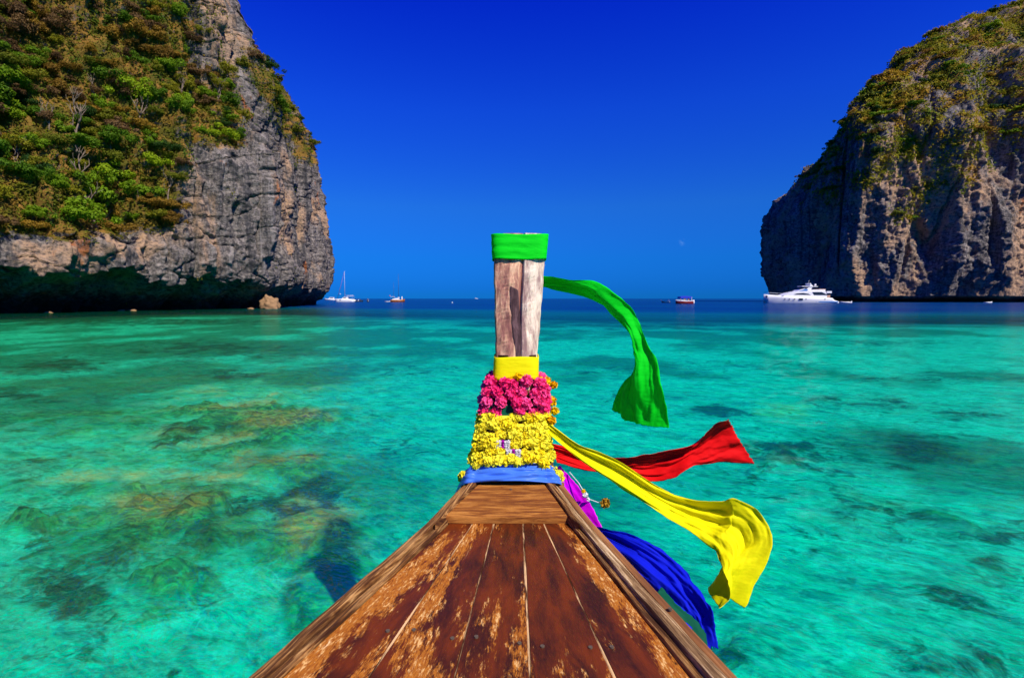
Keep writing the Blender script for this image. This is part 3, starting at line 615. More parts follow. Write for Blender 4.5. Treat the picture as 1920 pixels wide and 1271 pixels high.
tag(scrub('undergrowth', LC, 90000, 0.22, lambda px, py, p, n, v: np.clip(v - 0.12, 0, 1), M['scrub'], 1), 'tangled green and brown undergrowth covering the near left cliff slope', 'undergrowth', kind='stuff')
tag(scrub('hillside_scrub', RC, 70000, 0.75, lambda px, py, p, n, v: np.clip(v - 0.08, 0, 1), M['scrub_far'], 2), 'ochre and green scrub covering the far right cliff slopes', 'scrub', kind='stuff')
# boulders at the waterline
def boulder(name, loc, sx, sy, sz, seed, label, group=None):
    n = 26; th = np.linspace(0, math.pi, n); ph = np.linspace(0, 2 * math.pi, 40, endpoint=False)
    T, Ph = np.meshgrid(ph, th, indexing='ij'); d = np.stack([np.cos(T) * np.sin(Ph), np.sin(T) * np.sin(Ph), np.cos(Ph)], -1).reshape(-1, 3)
    r = 1 + 0.30 * fbm(d * 1.3 + seed, 4) - 0.22 * np.abs(pn(d * 2.1 + seed * 3)) + 0.1 * np.round(2 * pn(d * 2.4 + seed)) / 2
    v = d * r[:, None] * np.array([sx, sy, sz])
    o = obj(name, mesh(name, v, gridfaces(40, n, True), M['boulder'], False), None, loc); tag(o, label, 'rock', group)
g = ground_at(506, 579); boulder('boulder', (g.x, g.y, 0.7), 1.9, 1.5, 1.75, 3, 'large tan boulder standing in the water below the left cliff')
for k, (a, b, s) in enumerate([(91, 587, .35), (227, 583.5, .4), (249, 583, .4), (470, 579.5, .45)]):
    g = ground_at(a, b); boulder('waterline_rock', (g.x, g.y, 0.05), s * 1.5, s, s * .5, 10 + k, 'small tan rock at the waterline under the left overhang', 'small rocks under the left overhang')
# ------------------------------------------------------------------ own boat: deck, rails, stem post
ZD = ([-3, 0, 1.3, 2.13, 2.46, 2.6], [0.99, 0.975, 0.984, 1.03, 1.085, 1.11])
zd = lambda Y: float(np.interp(Y, *ZD))
def D(px, py, lift=0.0):                         # pixel -> point on the deck surface
    Y = 1.5
    for _ in range(30):
        tn = (CAMZ - P(px, py, 1.0).z); Y = 0.5 * Y + 0.5 * (CAMZ - zd(Y) - lift) / tn
    q = P(px, py, Y); return Vector((q.x, q.y, zd(Y) + lift))
boat = empty('longtail_boat', (0, 1.0, 0), 0, 'wooden long-tail boat bow with worn varnished deck and tall stem post', 'boat')
def lineXY(a, b): return lambda Y: a.x + (b.x - a.x) * (Y - a.y) / (b.y - a.y)
seams = [lineXY(D(a, 1271), D(b, 985)) for a, b in ((528, 838), (690, 884), (851, 925), (994, 981), (1153, 1021), (1296, 1068))]
outL = lineXY(D(458, 1271, .03), D(868, 908, .03)); outR = lineXY(D(1372, 1271, .03), D(1046, 905, .03))
Ys = list(np.concatenate([np.linspace(-3, 0.4, 8), np.linspace(0.6, 2.25, 26)]))
def set_grain(o, a, b):
    d = Vector((b[0] - a[0], b[1] - a[1])).normalized(); c = np.zeros(len(o.data.vertices) * 3, dtype=np.float32); o.data.vertices.foreach_get('co', c); c = c.reshape(-1, 3)
    attr(o.data, 'gv', c[:, 0] * d.x + c[:, 1] * d.y); attr(o.data, 'gu', c[:, 0] * d.y - c[:, 1] * d.x + 0.3 * c[:, 2])
def strip(name, xl, xr, ys, ztop, th, m, wear=None, bevel=0.003):
    """a plank between two plan curves, its top following the deck"""
    v = []; w = []
    K = 5
    for Y in ys:
        a, b = xl(Y), xr(Y)
        for j in range(K): v.append((a + (b - a) * j / (K - 1), Y, ztop(Y))); w.append(wear(Y, j / (K - 1)) if wear else 0)
        for j in range(K - 1, -1, -1): v.append((a + (b - a) * j / (K - 1), Y, ztop(Y) - th)); w.append(0)
    n = 2 * K; f = []
    for i in range(len(ys) - 1):
        for j in range(n): f.append((i * n + j, i * n + (j + 1) % n, (i + 1) * n + (j + 1) % n, (i + 1) * n + j))
    f.append(tuple(range(n))); f.append(tuple((len(ys) - 1) * n + j for j in range(n - 1, -1, -1)))
    o = part(name, v, f, m, boat, bevel=bevel); attr(o.data, 'wear', w); m0, m1 = ((xl(q) + xr(q)) / 2 for q in (ys[0], ys[-1])); set_grain(o, (m0, ys[0]), (m1, ys[-1])); return o
G = 0.0028
wears = [lambda Y, u: 0.95 - 0.55 * sstep(1.8, 2.2, Y) - 0.25 * u, lambda Y, u: 0.64 - 0.45 * sstep(1.4, 2.1, Y) * u, lambda Y, u: 0.20 + 0.40 * sstep(1.65, 1.2, Y), lambda Y, u: 0.12 + 0.40 * sstep(1.6, 1.25, Y), lambda Y, u: 0.22 + 0.62 * sstep(0.35, 0.75, u) ]
gapw = lambda Y, k: 0.75 + 0.5 * max(0, math.sin(4.1 * Y + 2.3 * k)) + 0.25 * math.sin(17 * Y + k)
for k in range(5):
    a, b = seams[k], seams[k + 1]
    strip('deck_plank', (lambda Y, a=a, k=k: a(Y) + G * gapw(Y, k)), (lambda Y, b=b, k=k: b(Y) - G * gapw(Y, k + 1)), Ys, (lambda Y, k=k: zd(Y) + 0.0008 * (k % 2)), 0.028, M['varnish'], wears[k], 0.0025)
    if k: strip('seam_filler', (lambda Y, a=a: a(Y) - G * 1.7), (lambda Y, a=a: a(Y) + G * 1.7), Ys, (lambda Y: zd(Y) - 0.0016), 0.02, M['caulk'], None, 0)
# rails on both sides: an inner ridge, a cap plank and a rub strip
YG = list(np.concatenate([np.linspace(-3, 0.4, 8), np.linspace(0.6, 2.43, 30)]))
sL, sR = seams[0], seams[5]
mL = lambda Y: sL(Y) * 0.60 + outL(Y) * 0.40; mR = lambda Y: sR(Y) * 0.66 + outR(Y) * 0.34
wob = lambda Y, s: 0.003 * math.sin(9 * Y + s) + 0.002 * math.sin(23 * Y + 2 * s)
strip('inner_rail', lambda Y: mL(Y) + 0.002, lambda Y: sL(Y) - 0.002, YG, lambda Y: zd(Y) + 0.012 + wob(Y, 1), 0.05, M['gun_dark'], None, 0.006)
strip('cap_rail', lambda Y: outL(Y) + 0.006, lambda Y: mL(Y) - 0.002, YG, lambda Y: zd(Y) + 0.030 + wob(Y, 0), 0.06, M['gun_dark'], None, 0.009)
strip('rub_strip', lambda Y: outL(Y) - 0.016, lambda Y: outL(Y) + 0.004, YG, lambda Y: zd(Y) + 0.012, 0.07, M['strip'], None, 0.006)
strip('inner_rail', lambda Y: sR(Y) + 0.002, lambda Y: mR(Y) - 0.002, YG, lambda Y: zd(Y) + 0.012 + wob(Y, 3), 0.05, M['gun_dark'], None, 0.006)
strip('cap_rail', lambda Y: mR(Y) + 0.002, lambda Y: outR(Y) - 0.006, YG, lambda Y: zd(Y) + 0.028 + wob(Y, 2), 0.06, M['gun_pale'], None, 0.008)
strip('rub_strip', lambda Y: outR(Y) - 0.003, lambda Y: outR(Y) + 0.028, YG, lambda Y: zd(Y) + 0.022, 0.08, M['strip'], None, 0.006)
# trapezoid board across the bow, flanked by two short side rails
def prism(top, th): 
    v = [Vector(q) for q in top] + [Vector(q) - Vector((0, 0, th)) for q in top]; n = len(top)
    return v, [tuple(range(n)), tuple(range(2 * n - 1, n - 1, -1))] + [(i, i + n, (i + 1) % n + n, (i + 1) % n) for i in range(n)]
def lift(px, py, z=0.034): return D(px, py, z)
v, f = prism([lift(834, 968), lift(1066, 968), lift(1016, 901), lift(903, 901)], 0.034); part('bow_board', v, f, M['board'], boat, bevel=0.004)
for q in ([lift(815, 985), lift(832, 972), lift(901, 900), lift(886, 899)], [lift(1068, 972), lift(1086, 985), lift(1034, 899), lift(1018, 900)]):
    v, f = prism([x + Vector((0, 0, .012)) for x in q], 0.05); set_grain(part('bow_side_rail', v, f, M['gun_dark'], boat, bevel=0.006), q[0], q[3])
# screws
for (a, b) in ((727, 1182), (776, 1180), (848, 1196), (893, 1193), (974, 1205), (1017, 1211), (1107, 1213), (1147, 1212), (1256, 1157), (958, 917)):
    q = D(a, b, 0.002 if b > 1000 else .035); if_ = 0.0065
    v = [q + Vector((math.cos(x) * if_, math.sin(x) * if_, 0.002)) for x in np.linspace(0, 2 * math.pi, 12, endpoint=False)]
    if b == 1157: v = [x + Vector((0, 0, .028)) for x in v]
    vv, ff = prism(v, 0.006); part('screw', vv, ff, M['steel'], boat)
# hull sides as strakes
topL = [(outL(Y), Y, zd(Y) - 0.03) for Y in np.linspace(-3, 2.4, 26)] + [(-.19, 2.56, 1.15), (-.15, 2.66, 1.32), (-.10, 2.74, 1.5)]
topR = [(outR(Y), Y, zd(Y) - 0.03) for Y in np.linspace(-3, 2.4, 26)] + [(.20, 2.56, 1.15), (.17, 2.66, 1.32), (.14, 2.74, 1.5)]
keel = [(0, Y, -0.40) for Y in np.linspace(-3, 1.5, 20)] + [(0.01, 1.85, -.33), (0.01, 2.15, -.15), (0.01, 2.4, .12), (0.01, 2.58, .42), (0.01, 2.70, .70), (0.01, 2.78, .95), (0.02, 2.83, 1.2), (0.02, 2.86, 1.38), (0.02, 2.88, 1.5)]
for tl in (topL, topR):
    for k in range(4):
        v = []; fr = np.linspace(k / 4 + 0.004, (k + 1) / 4 - 0.004, 4)
        for a, b in zip(tl, keel):
            for t_ in fr: v.append((a[0] * (1 - t_ ** 1.7) + b[0] * t_ ** 1.7, a[1] + (b[1] - a[1]) * t_, a[2] + (b[2] - a[2]) * t_))
        part('hull_strake', v, [tuple(q) for q in gridfaces(len(tl), 4)], M['hull'], boat, True, solid=0.025)
# stem
SZ = [0.90, 1.00, 1.10, 1.18, 1.36, 1.58, 1.69, 2.00, 2.216, 2.36]
SY = [2.38, 2.41, 2.46, 2.51, 2.62, 2.68, 2.70, 2.76, 2.80, 2.82]
SW = [.235, .225, .205, .178, .150, .114, .112, .130, .141, .151]
SX = [-.01, -.008, -.006, -.004, .008, .020, .024, .034, .040, .044]
sy = lambda z: float(np.interp(z, SZ, SY)); sw = lambda z: float(np.interp(z, SZ, SW)); sx = lambda z: float(np.interp(z, SZ, SX))
DEP = 0.17
def section(z, grow=0.0, n=40):
    q = _section(z, grow, 400); q.append(q[0]); a = np.array(q); d = np.concatenate([[0], np.cumsum(np.linalg.norm(np.diff(a, axis=0), axis=1))])
    s_ = np.linspace(0, d[-1], n, endpoint=False)
    return [Vector((float(np.interp(k, d, a[:, 0])), float(np.interp(k, d, a[:, 1])), z)) for k in s_]
def _section(z, grow=0.0, n=40):
    """closed outline of the stem at height z, rounded, going round from the rear middle"""
    out = []
    w = sw(z) + grow; cy = sy(z) + DEP / 2; hd = DEP / 2 + grow
    for k in range(n):
        a = 2 * math.pi * k / n - math.pi / 2; c, s = math.cos(a), math.sin(a); e = 0.42
        out.append(Vector((sx(z) + w * math.copysign(abs(c) ** e, c), cy + hd * math.copysign(abs(s) ** e, s), z)))
    return out
zs = np.concatenate([np.linspace(0.9, 1.7, 12)])
v = [q for z in zs for q in section(z, -0.004)]; n = 40
f = [tuple(q) for q in (lambda g: g)(gridfaces(len(zs), n))] + [(i * n + n - 1, (i + 1) * n + n - 1, (i + 1) * n, i * n) for i in range(len(zs) - 1)] + [tuple(range(n - 1, -1, -1)), tuple((len(zs) - 1) * n + k for k in range(n))]
part('bow_block', v, f, M['hull'], boat, True)
def post_plank(side, m):
    v = []; zz = np.linspace(1.52, 2.355, 44)
    for z in zz:
        jit = 0.004 * math.sin(z * 31 + side) + 0.003 * math.sin(z * 73)
        cx = sx(z) + 0.018 - 0.030 * (2.3 - z) * 0.0 + 0.004 * math.sin(z * 9); w = sw(z) + 0.35 * jit; y0 = sy(z)
        if side > 0: prof = [(cx - .002, y0 + .014), (cx + .008, y0 - .006), (cx + .35 * (sx(z) + w - cx), y0 + .000 + jit), (cx + .70 * (sx(z) + w - cx), y0 + .016), (sx(z) + w - .008, y0 + .030), (sx(z) + w, y0 + .045), (sx(z) + w, y0 + DEP - .01), (sx(z) + w - .02, y0 + DEP), (cx + .004, y0 + DEP)]
        else: prof = [(cx - .004, y0 + DEP), (sx(z) - w + .02, y0 + DEP), (sx(z) - w, y0 + DEP - .01), (sx(z) - w, y0 + .035), (sx(z) - w + .008, y0 + .022), (sx(z) - .72 * w, y0 + .013 + jit), (sx(z) - .35 * w, y0 + .004 - jit), (cx - .022, y0 + .002), (cx - .004, y0 + .014)]
        v += [(a, b, z) for a, b in prof]
    n = 9; f = [(i * n + j, i * n + (j + 1) % n, (i + 1) * n + (j + 1) % n, (i + 1) * n + j) for i in range(len(zz) - 1) for j in range(n)]
    f += [tuple(range(n - 1, -1, -1)), tuple((len(zz) - 1) * n + j for j in range(n))]
    return part('post_plank', v, f, m, boat, bevel=0.003)
post_plank(-1, M['post_red']); post_plank(1, M['post'])
v = []
for (px0, px1, py, dy) in ((955, 964, 527, .006), (956, 972, 545, .002), (957, 974, 580, -.002), (961, 977, 620, -.002), (966, 981, 655, 0), (968, 985, 690, 0)):
    z = P(960, py, 2.72).z; Y = sy(z) + dy
    a, b = P(px0, py, Y), P(px1, py, Y); v += [a, b, b + Vector((0, .04, 0)), a + Vector((0, .04, 0))]
f = [(i * 4 + j, i * 4 + (j + 1) % 4, i * 4 + 4 + (j + 1) % 4, i * 4 + 4 + j) for i in range(5) for j in range(4)] + [(0, 3, 2, 1), (20, 21, 22, 23)]
v2, f2 = prism([(sx(2) - .05, sy(2.3) + .02, 2.35), (sx(2) + .07, sy(2.3) + .02, 2.35), (sx(2) + .07, sy(2.3) + .1, 2.35), (sx(2) - .05, sy(2.3) + .1, 2.35)], 0.85); part('post_core', v2, f2, M['wedge'], boat)
part('post_wedge', v, f, M['wedge'], boat, bevel=0.003)

# ------------------------------------------------------------------ cloths
def band(name, z0, z1, grow, drop, m, label, rows=10, wr=0.004, seed=0, slack=0.0):
    n = 64; v = []
    for i in range(rows):
        u = i / (rows - 1)
        for k, q in enumerate(section(z0 + (z1 - z0) * u, grow + 0.0, n)):
            z = z0 + (z1 - z0) * u
            a = abs(q.x - sx(z)) / sw(z)
            wav = wr * math.sin(u * 17 + 2.2 * math.sin(k * 0.13 + seed) + seed) * (0.5 + 0.5 * math.sin(k * 0.21 + seed * 2))
            c = Vector((sx(z), sy(z) + DEP / 2, q.z)); d = (q - c).normalized()
            zdrop = drop * max(0, a - 0.55) / 0.45 * (1 - u * 0.3)
            v.append(q + d * wav - Vector((0, 0, zdrop + 0.003 * math.sin(k * .3 + seed))))
    f = [tuple(q) for q in gridfaces(rows, n)] + [(i * n + n - 1, (i + 1) * n + n - 1, (i + 1) * n, i * n) for i in range(rows - 1)]
    o = part(name, v, f, m, None, True, solid=0.003); return o
tag(band('cloth_band', 2.214, 2.350, .008, 0, M['green'], '', 18, .0022, 1), 'bright green cloth band tied round the top of the stem post', 'cloth')
tag(band('cloth_band', 1.575, 1.692, .008, 0, M['yellow'], '', 10, .0012, 4), 'plain yellow cloth band round the post above the pink flowers', 'cloth')
tag(band('cloth_band', 1.375, 1.46, .010, 0, M['dkgreen'], '', 8, .002, 2), 'strip of dark green cloth under the pink garland', 'cloth')
def catmull(a, n):
    a = np.asarray(a, float); k = len(a); t_ = np.linspace(0, k - 1, n); i = np.clip(np.floor(t_).astype(int), 0, k - 2); u = (t_ - i)[:, None]
    g = lambda j: a[np.clip(j, 0, k - 1)]
    p0, p1, p2_, p3 = g(i - 1), g(i), g(i + 1), g(i + 2)
    return 0.5 * (2 * p1 + (p2_ - p0) * u + (2 * p0 - 5 * p1 + 4 * p2_ - p3) * u ** 2 + (3 * p1 - p0 - 3 * p2_ + p3) * u ** 3)
def sash(name, A, B, ya, yb, m, label, folds=3, famp=0.012, seed=0, bulge=0.0, nl=90, nw=26, fray=0.0):
    """cloth tail: two edge curves in space with folds running along it"""
    EA = np.array([P(a[0], a[1], y) for a, y in zip(A, np.interp(np.linspace(0, 1, len(A)), np.linspace(0, 1, len(ya)), ya))])
    EB = np.array([P(a[0], a[1], y) for a, y in zip(B, np.interp(np.linspace(0, 1, len(B)), np.linspace(0, 1, len(yb)), yb))])
    ca, cb = catmull(EA, nl), catmull(EB, nl); mid = (ca + cb) / 2; tg = np.gradient(mid, axis=0); w = cb - ca
    nrm = np.cross(tg, w); nrm /= np.linalg.norm(nrm, axis=1)[:, None] + 1e-9; tl = tg / (np.linalg.norm(tg, axis=1)[:, None] + 1e-9); wid = np.linalg.norm(w, axis=1)
    ii, jj = np.meshgrid(np.arange(nl), np.arange(nw), indexing='ij'); i = ii.ravel(); s_ = i / (nl - 1); u = jj.ravel() / (nw - 1)
    q3 = lambda a, b, c: np.stack([u * a + 0.35 * np.sin(s_ * 5 + seed), s_ * b, 0 * u + c + seed * 3.7], 1)
    am = famp * np.minimum(1, wid[i] / 0.12)
    d = am * (1.5 * fbm(q3(folds * 0.9, 1.6, 0), 2) + 0.55 * ridged(q3(folds * 1.6, 2.2, 5), 2) + 0.30 * fbm(q3(folds * 4, 7, 9), 3)) + bulge * np.sin(np.pi * u) * s_
    v = ca[i] + w[i] * u[:, None] + nrm[i] * d[:, None]
    edge = np.exp(-((np.minimum(u, 1 - u)) / 0.05) ** 2); v = v + (w[i] / (wid[i][:, None] + 1e-9)) * (edge * 0.006 * fbm(np.stack([s_ * 14, u * 2, 0 * u + seed], 1), 3))[:, None]
    if fray:
        g = np.random.RandomState(seed); e = sstep(0.97, 1.0, s_); v = v + tl[i] * (e * g.uniform(-fray, fray, nw)[jj.ravel()])[:, None]
    v = list(v)
    o = part(name, v, [tuple(q) for q in gridfaces(nl, nw)], m, None, True, solid=0.0008)
    tag(o, label, 'cloth'); return o
sash('sash', [(1014, 516), (1065, 521), (1113, 527), (1143, 552), (1173, 582), (1194, 614), (1210, 646), (1227, 677), (1236, 719), (1248, 765), (1252, 806)],
     [(1014, 538), (1050, 546), (1090, 557), (1134, 577), (1163, 599), (1184, 632), (1197, 657), (1188, 684), (1166, 714), (1150, 745), (1143, 772)],
     [2.92, 2.72, 2.66, 2.55, 2.62], [2.92, 2.90, 2.72, 2.70, 2.80], M['green'], 'green sash streaming in the wind from the upper stem post', 2, .030, 1, -.05, 130, 44, .003)
sash('sash', [(1036, 833), (1085, 845), (1138, 858), (1191, 857), (1250, 848), (1305, 834), (1326, 811), (1347, 789), (1366, 785)],
     [(1044, 866), (1098, 881), (1160, 888), (1215, 903), (1257, 896), (1292, 878), (1330, 875), (1372, 873), (1414, 870)],
     [2.80, 2.80, 2.75, 2.70], [2.80, 2.85, 2.78, 2.80], M['red'], 'red sash blowing straight out behind the yellow one', 2, .030, 2, .05, 120, 44, .007)
sash('sash', [(1018, 786), (1078, 829), (1155, 863), (1239, 915), (1305, 936), (1353, 940), (1375, 935), (1419, 952), (1447, 1000), (1437, 1045), (1413, 1087), (1389, 1133)],
     [(1022, 808), (1085, 860), (1160, 913), (1230, 957), (1280, 988), (1315, 1012), (1338, 1033), (1352, 1055), (1362, 1075), (1371, 1095), (1366, 1120), (1346, 1139)],
     [2.60, 2.50, 2.38, 2.25, 2.22], [2.60, 2.48, 2.30, 2.12, 2.10], M['yellow'], 'long yellow sash flying from the marigolds with a billowing end', 2, .034, 5, .09, 150, 54, .002)
sash('sash', [(1048, 872), (1072, 897), (1092, 922), (1108, 947), (1120, 970), (1134, 1004), (1140, 1030)],
     [(1036, 892), (1050, 918), (1070, 945), (1090, 972), (1105, 992), (1118, 1012), (1124, 1034)],
     [2.66, 2.45, 2.30], [2.66, 2.45, 2.32], M['magenta'], 'bright magenta sash hanging over the outside of the right rail', 2, .006, 3, 0, 60, 16)
sash('sash', [(1112, 986), (1150, 992), (1203, 1006), (1257, 1039), (1293, 1078), (1317, 1114), (1332, 1144), (1338, 1180), (1342, 1213)],
     [(1100, 1000), (1130, 1030), (1165, 1070), (1200, 1110), (1235, 1145), (1262, 1168), (1285, 1185), (1305, 1200), (1325, 1215)],
     [2.32, 2.10, 1.95, 1.85, 1.80], [2.30, 2.05, 1.90, 1.80, 1.76], M['blue'], 'royal blue sash with a frayed end billowing beside the right rail', 3, .034, 4, .04, 120, 50, .009)
sash('sash', [(1240, 1100), (1278, 1140), (1306, 1163), (1326, 1190), (1337, 1216)], [(1225, 1120), (1255, 1155), (1282, 1182), (1302, 1204), (1318, 1226)],
     [1.92, 1.80], [1.90, 1.78], M['dkgreen'], 'dark green sash end showing under the blue one', 1, .008, 6, 0, 40, 12)

def satin_wrap():
    T = [(876, 895, 2.80), (879, 876, 2.54), (905, 870, 2.505), (932, 868, 2.49), (960, 868, 2.485), (990, 868, 2.49), (1010, 869, 2.505), (1036, 875, 2.54), (1042, 893, 2.80)]
    B = [(846, 940, 2.80), (865, 911, 2.43), (890, 905, 2.395), (922, 902, 2.375), (960, 901, 2.37), (996, 902, 2.375), (1026, 905, 2.395), (1053, 910, 2.43), (1068, 935, 2.80)]
    nl, nw = 90, 26; ta = catmull([P(*q) for q in T], nl); ba = catmull([P(*q) for q in B], nl); ii, jj = np.meshgrid(np.arange(nl), np.arange(nw), indexing='ij'); u = ii.ravel() / (nl - 1); w = jj.ravel() / (nw - 1)
    v = ta[ii.ravel()] * (1 - w)[:, None] + ba[ii.ravel()] * w[:, None]
    d = 0.016 * fbm(np.stack([u * 1.6 + 0.4 * w, w * 4.5 + 1.5 * u, 0 * u + 3], 1), 3) + 0.013 * ridged(np.stack([u * 2 + w, w * 3.2 - 2 * u, 0 * u + 9], 1), 2) * np.sin(np.pi * w)
    v[:, 1] -= d; v[:, 2] += 0.6 * d + 0.012 * np.sin(np.pi * w)
    return tag(part('cloth_band', v, [tuple(q) for q in gridfaces(nl, nw)], M['satin'], None, True, solid=0.002), 'light blue satin cloth wrapped round the bow below the marigolds', 'cloth')
satin_wrap()
# ------------------------------------------------------------------ garlands
def pompom(name, n, m, seed, wid=0.30, inner=0.25):
    g = random.Random(seed); v = []; f = []
    for i in range(n):
        zq = 1 - 2 * (i + 0.5) / n; ph = i * 2.39996 + g.uniform(-.2, .2); r = math.sqrt(1 - zq * zq)
        d = Vector((r * math.cos(ph), r * math.sin(ph), zq)); a = d.cross(Vector((g.uniform(-1, 1), g.uniform(-1, 1), g.uniform(-1, 1)))).normalized(); b = d.cross(a)
        L_ = g.uniform(0.85, 1.12); k = len(v); w = wid * g.uniform(.8, 1.2)
        v += [d * inner - a * w * .3, d * inner + a * w * .3, d * L_ * .75 + a * w, d * L_ + b * w * .5 + a * w * .35, d * L_ + b * w * .5 - a * w * .35, d * L_ * .75 - a * w]
        f += [(k, k + 1, k + 2, k + 5), (k + 5, k + 2, k + 3, k + 4)]
    k = len(v); c_ = 8
    for i in range(5):
        a = math.pi * i / 4
        for j in range(c_): v.append(Vector((math.sin(a) * math.cos(2 * math.pi * j / c_), math.sin(a) * math.sin(2 * math.pi * j / c_), math.cos(a))) * 0.72)
    f += [(k + i * c_ + j, k + i * c_ + (j + 1) % c_, k + (i + 1) * c_ + (j + 1) % c_, k + (i + 1) * c_ + j) for i in range(4) for j in range(c_)]
    return mesh(name, v, f, m)
PINK = [pompom('pink_flower', 80, M['pink'], s) for s in (1, 2, 3)]
MARI = [pompom('marigold', 44, M['marigold'], s, .36) for s in (4, 5, 6)]
ORG = [pompom('marigold', 70, M['orange'], s, .26) for s in (7, 8)]
WHT = [pompom('white_bud', 40, M['whitep'], 9, .36)]; PUR = [pompom('purple_bud', 40, M['purple'], 10, .36)]
def bloom(me_, name, p, r, parent, g):
    o = obj(name, me_, parent); o.location = Vector(p) - parent.location; o.scale = (r, r, r); o.rotation_euler = (g.uniform(0, 6), g.uniform(0, 6), g.uniform(0, 6)); return o
def strand(z, grow, drop, r, label, white=None, seed=0, step=0.027):
    e = empty('marigold_garland', (sx(z), sy(z) + DEP / 2, z), 0, label, 'garland', 'marigold garlands round the bow'); g = random.Random(seed)
    ol = section(z, grow, 240); pts = []
    for q in ol:
        a = abs(q.x - sx(z)) / (sw(z) + grow); q = q.copy(); q.z -= drop * (max(0, a - .45) / .55) ** 1.5; back = max(0, (q.y - sy(z)) / DEP); q.z -= drop * back * 0.4
        pts.append(q)
    path = [pts[0]]; acc = 0
    core = tube([tuple(q) for q in pts[::4]] + [tuple(pts[0])], [r * .55] * 61, 6); part('string', core[0], core[1], M['marigold'], e)
    for a, b in zip(pts, pts[1:] + pts[:1]):
        acc += (b - a).length
        if acc >= step: acc = 0; path.append(b)
    for k, q in enumerate(path):
        jit = Vector((g.uniform(-.008, .008), g.uniform(-.010, .006), g.uniform(-.012, .012)))
        rear = q.y < sy(z) + 0.02
        if white is not None and rear and abs(q.x - white) < 0.040:
            pass
        else: bloom(MARI[g.randrange(3)], 'marigold', q + jit, r * g.uniform(.75, 1.25), e, g)
    if white is not None:
        for i in range(-2, 3):
            for j in (-1.5, -.5, .5, 1.5):
                bloom((PUR if i == 0 else WHT)[0], 'purple_bud' if i == 0 else 'white_bud', (white + i * .0145, sy(z) - grow - .014, z + j * .011), .0095, e, g)
strand(1.385, .022, .004, .027, 'uppermost yellow marigold string, right below the pink flowers', None, 1)
strand(1.345, .024, .006, .028, 'second yellow marigold string from the top on the bow', None, 2)
strand(1.305, .026, .012, .027, 'third yellow marigold string from the top, above the white buds', None, 6)
strand(1.268, .028, .024, .025, 'yellow marigold string with the upper white and purple section', P(943, 832, 2.55).x, 3, .022)
strand(1.230, .030, .040, .025, 'yellow marigold string with the lower white and purple section', P(963, 852, 2.5).x, 4, .022)
strand(1.212, .074, .120, .025, 'lowest yellow marigold string, drooping at both sides of the blue satin', None, 5)
pg = empty('pink_garland', (sx(1.48), sy(1.48) + DEP / 2, 1.48), 0, 'thick garland of shocking pink flowers round the stem post', 'garland'); g = random.Random(8)
for row, z in enumerate((1.562, 1.512, 1.462, 1.415)):
    ol = section(z, 0.018 + .008 * math.sin(row), 400); m_ = 14
    for k in range(m_):
        q = ol[int((k + 0.5 * (row % 2) + g.uniform(-.2, .2)) / m_ * 400) % 400]
        a = (q.x - sx(z)) / sw(z)
        if row == 3 and -0.5 < a < 0.05 and q.y < sy(z) + .05: continue
        bloom(PINK[g.randrange(3)], 'pink_flower', q + Vector((g.uniform(-.008, .008), g.uniform(-.012, .008), g.uniform(-.010, .010))), g.uniform(.031, .042), pg, g)
og = empty('orange_garland', (sx(1.5), sy(1.5) + DEP / 2, 1.5), 0, 'few orange-yellow marigolds peeping out on the right of the pink flowers', 'garland')
for (a, b, Y, r) in ((1025, 716, 2.74, .030), (1038, 722, 2.76, .024), (1034, 752, 2.76, .032), (1040, 770, 2.78, .026), (1012, 712, 2.70, .022), (972, 707, 2.665, .024), (985, 710, 2.66, .018), (958, 711, 2.67, .018), (1034, 788, 2.62, .026)):
    bloom(ORG[g.randrange(2)], 'marigold', P(a, b, Y), r, og, g)
def leafblade(p, d, l, w):
    p = Vector(p); d = Vector(d).normalized(); s = d.cross(Vector((0, 1, .2))).normalized()
    return [p, p + d * l * .5 + s * w, p + d * l, p + d * l * .5 - s * w], [(0, 1, 2, 3)]
v, f = join(*[leafblade(P(914 + g.uniform(-2, 3), 735 + k * 5, 2.68), (-1 + g.uniform(-.4, .4), -.2, g.uniform(-.8, .9)), .028, .007) for k in range(8)])
part('leaf_sprig', v, f, M['leafbit'], pg, solid=.001)
# loose end of a garland trailing outside the rail
te = empty('garland_tail', P(1092, 915, 2.48), 0, 'loose garland end with white bud and withered marigold beside the magenta sash', 'garland')
pts = [tuple(P(a, b, Y)) for a, b, Y in ((1068, 885, 2.6), (1085, 905, 2.52), (1097, 925, 2.47), (1106, 936, 2.46), (1120, 941, 2.45), (1130, 943, 2.44))]
v, f = tube(pts, [.002] * 6, 6); part('string', v, f, M['whitep'], te)
bloom(WHT[0], 'white_bud', P(1097, 928, 2.46), .016, te, g); bloom(ORG[0], 'marigold', P(1094, 921, 2.47), .012, te, g); bloom(WHT[0], 'white_bud', P(1103, 936, 2.46), .010, te, g)
dm = pompom('withered_marigold', 60, M['dryp'], 12, .3); bloom(dm, 'withered_marigold', P(1135, 943, 2.44), .026, te, g)

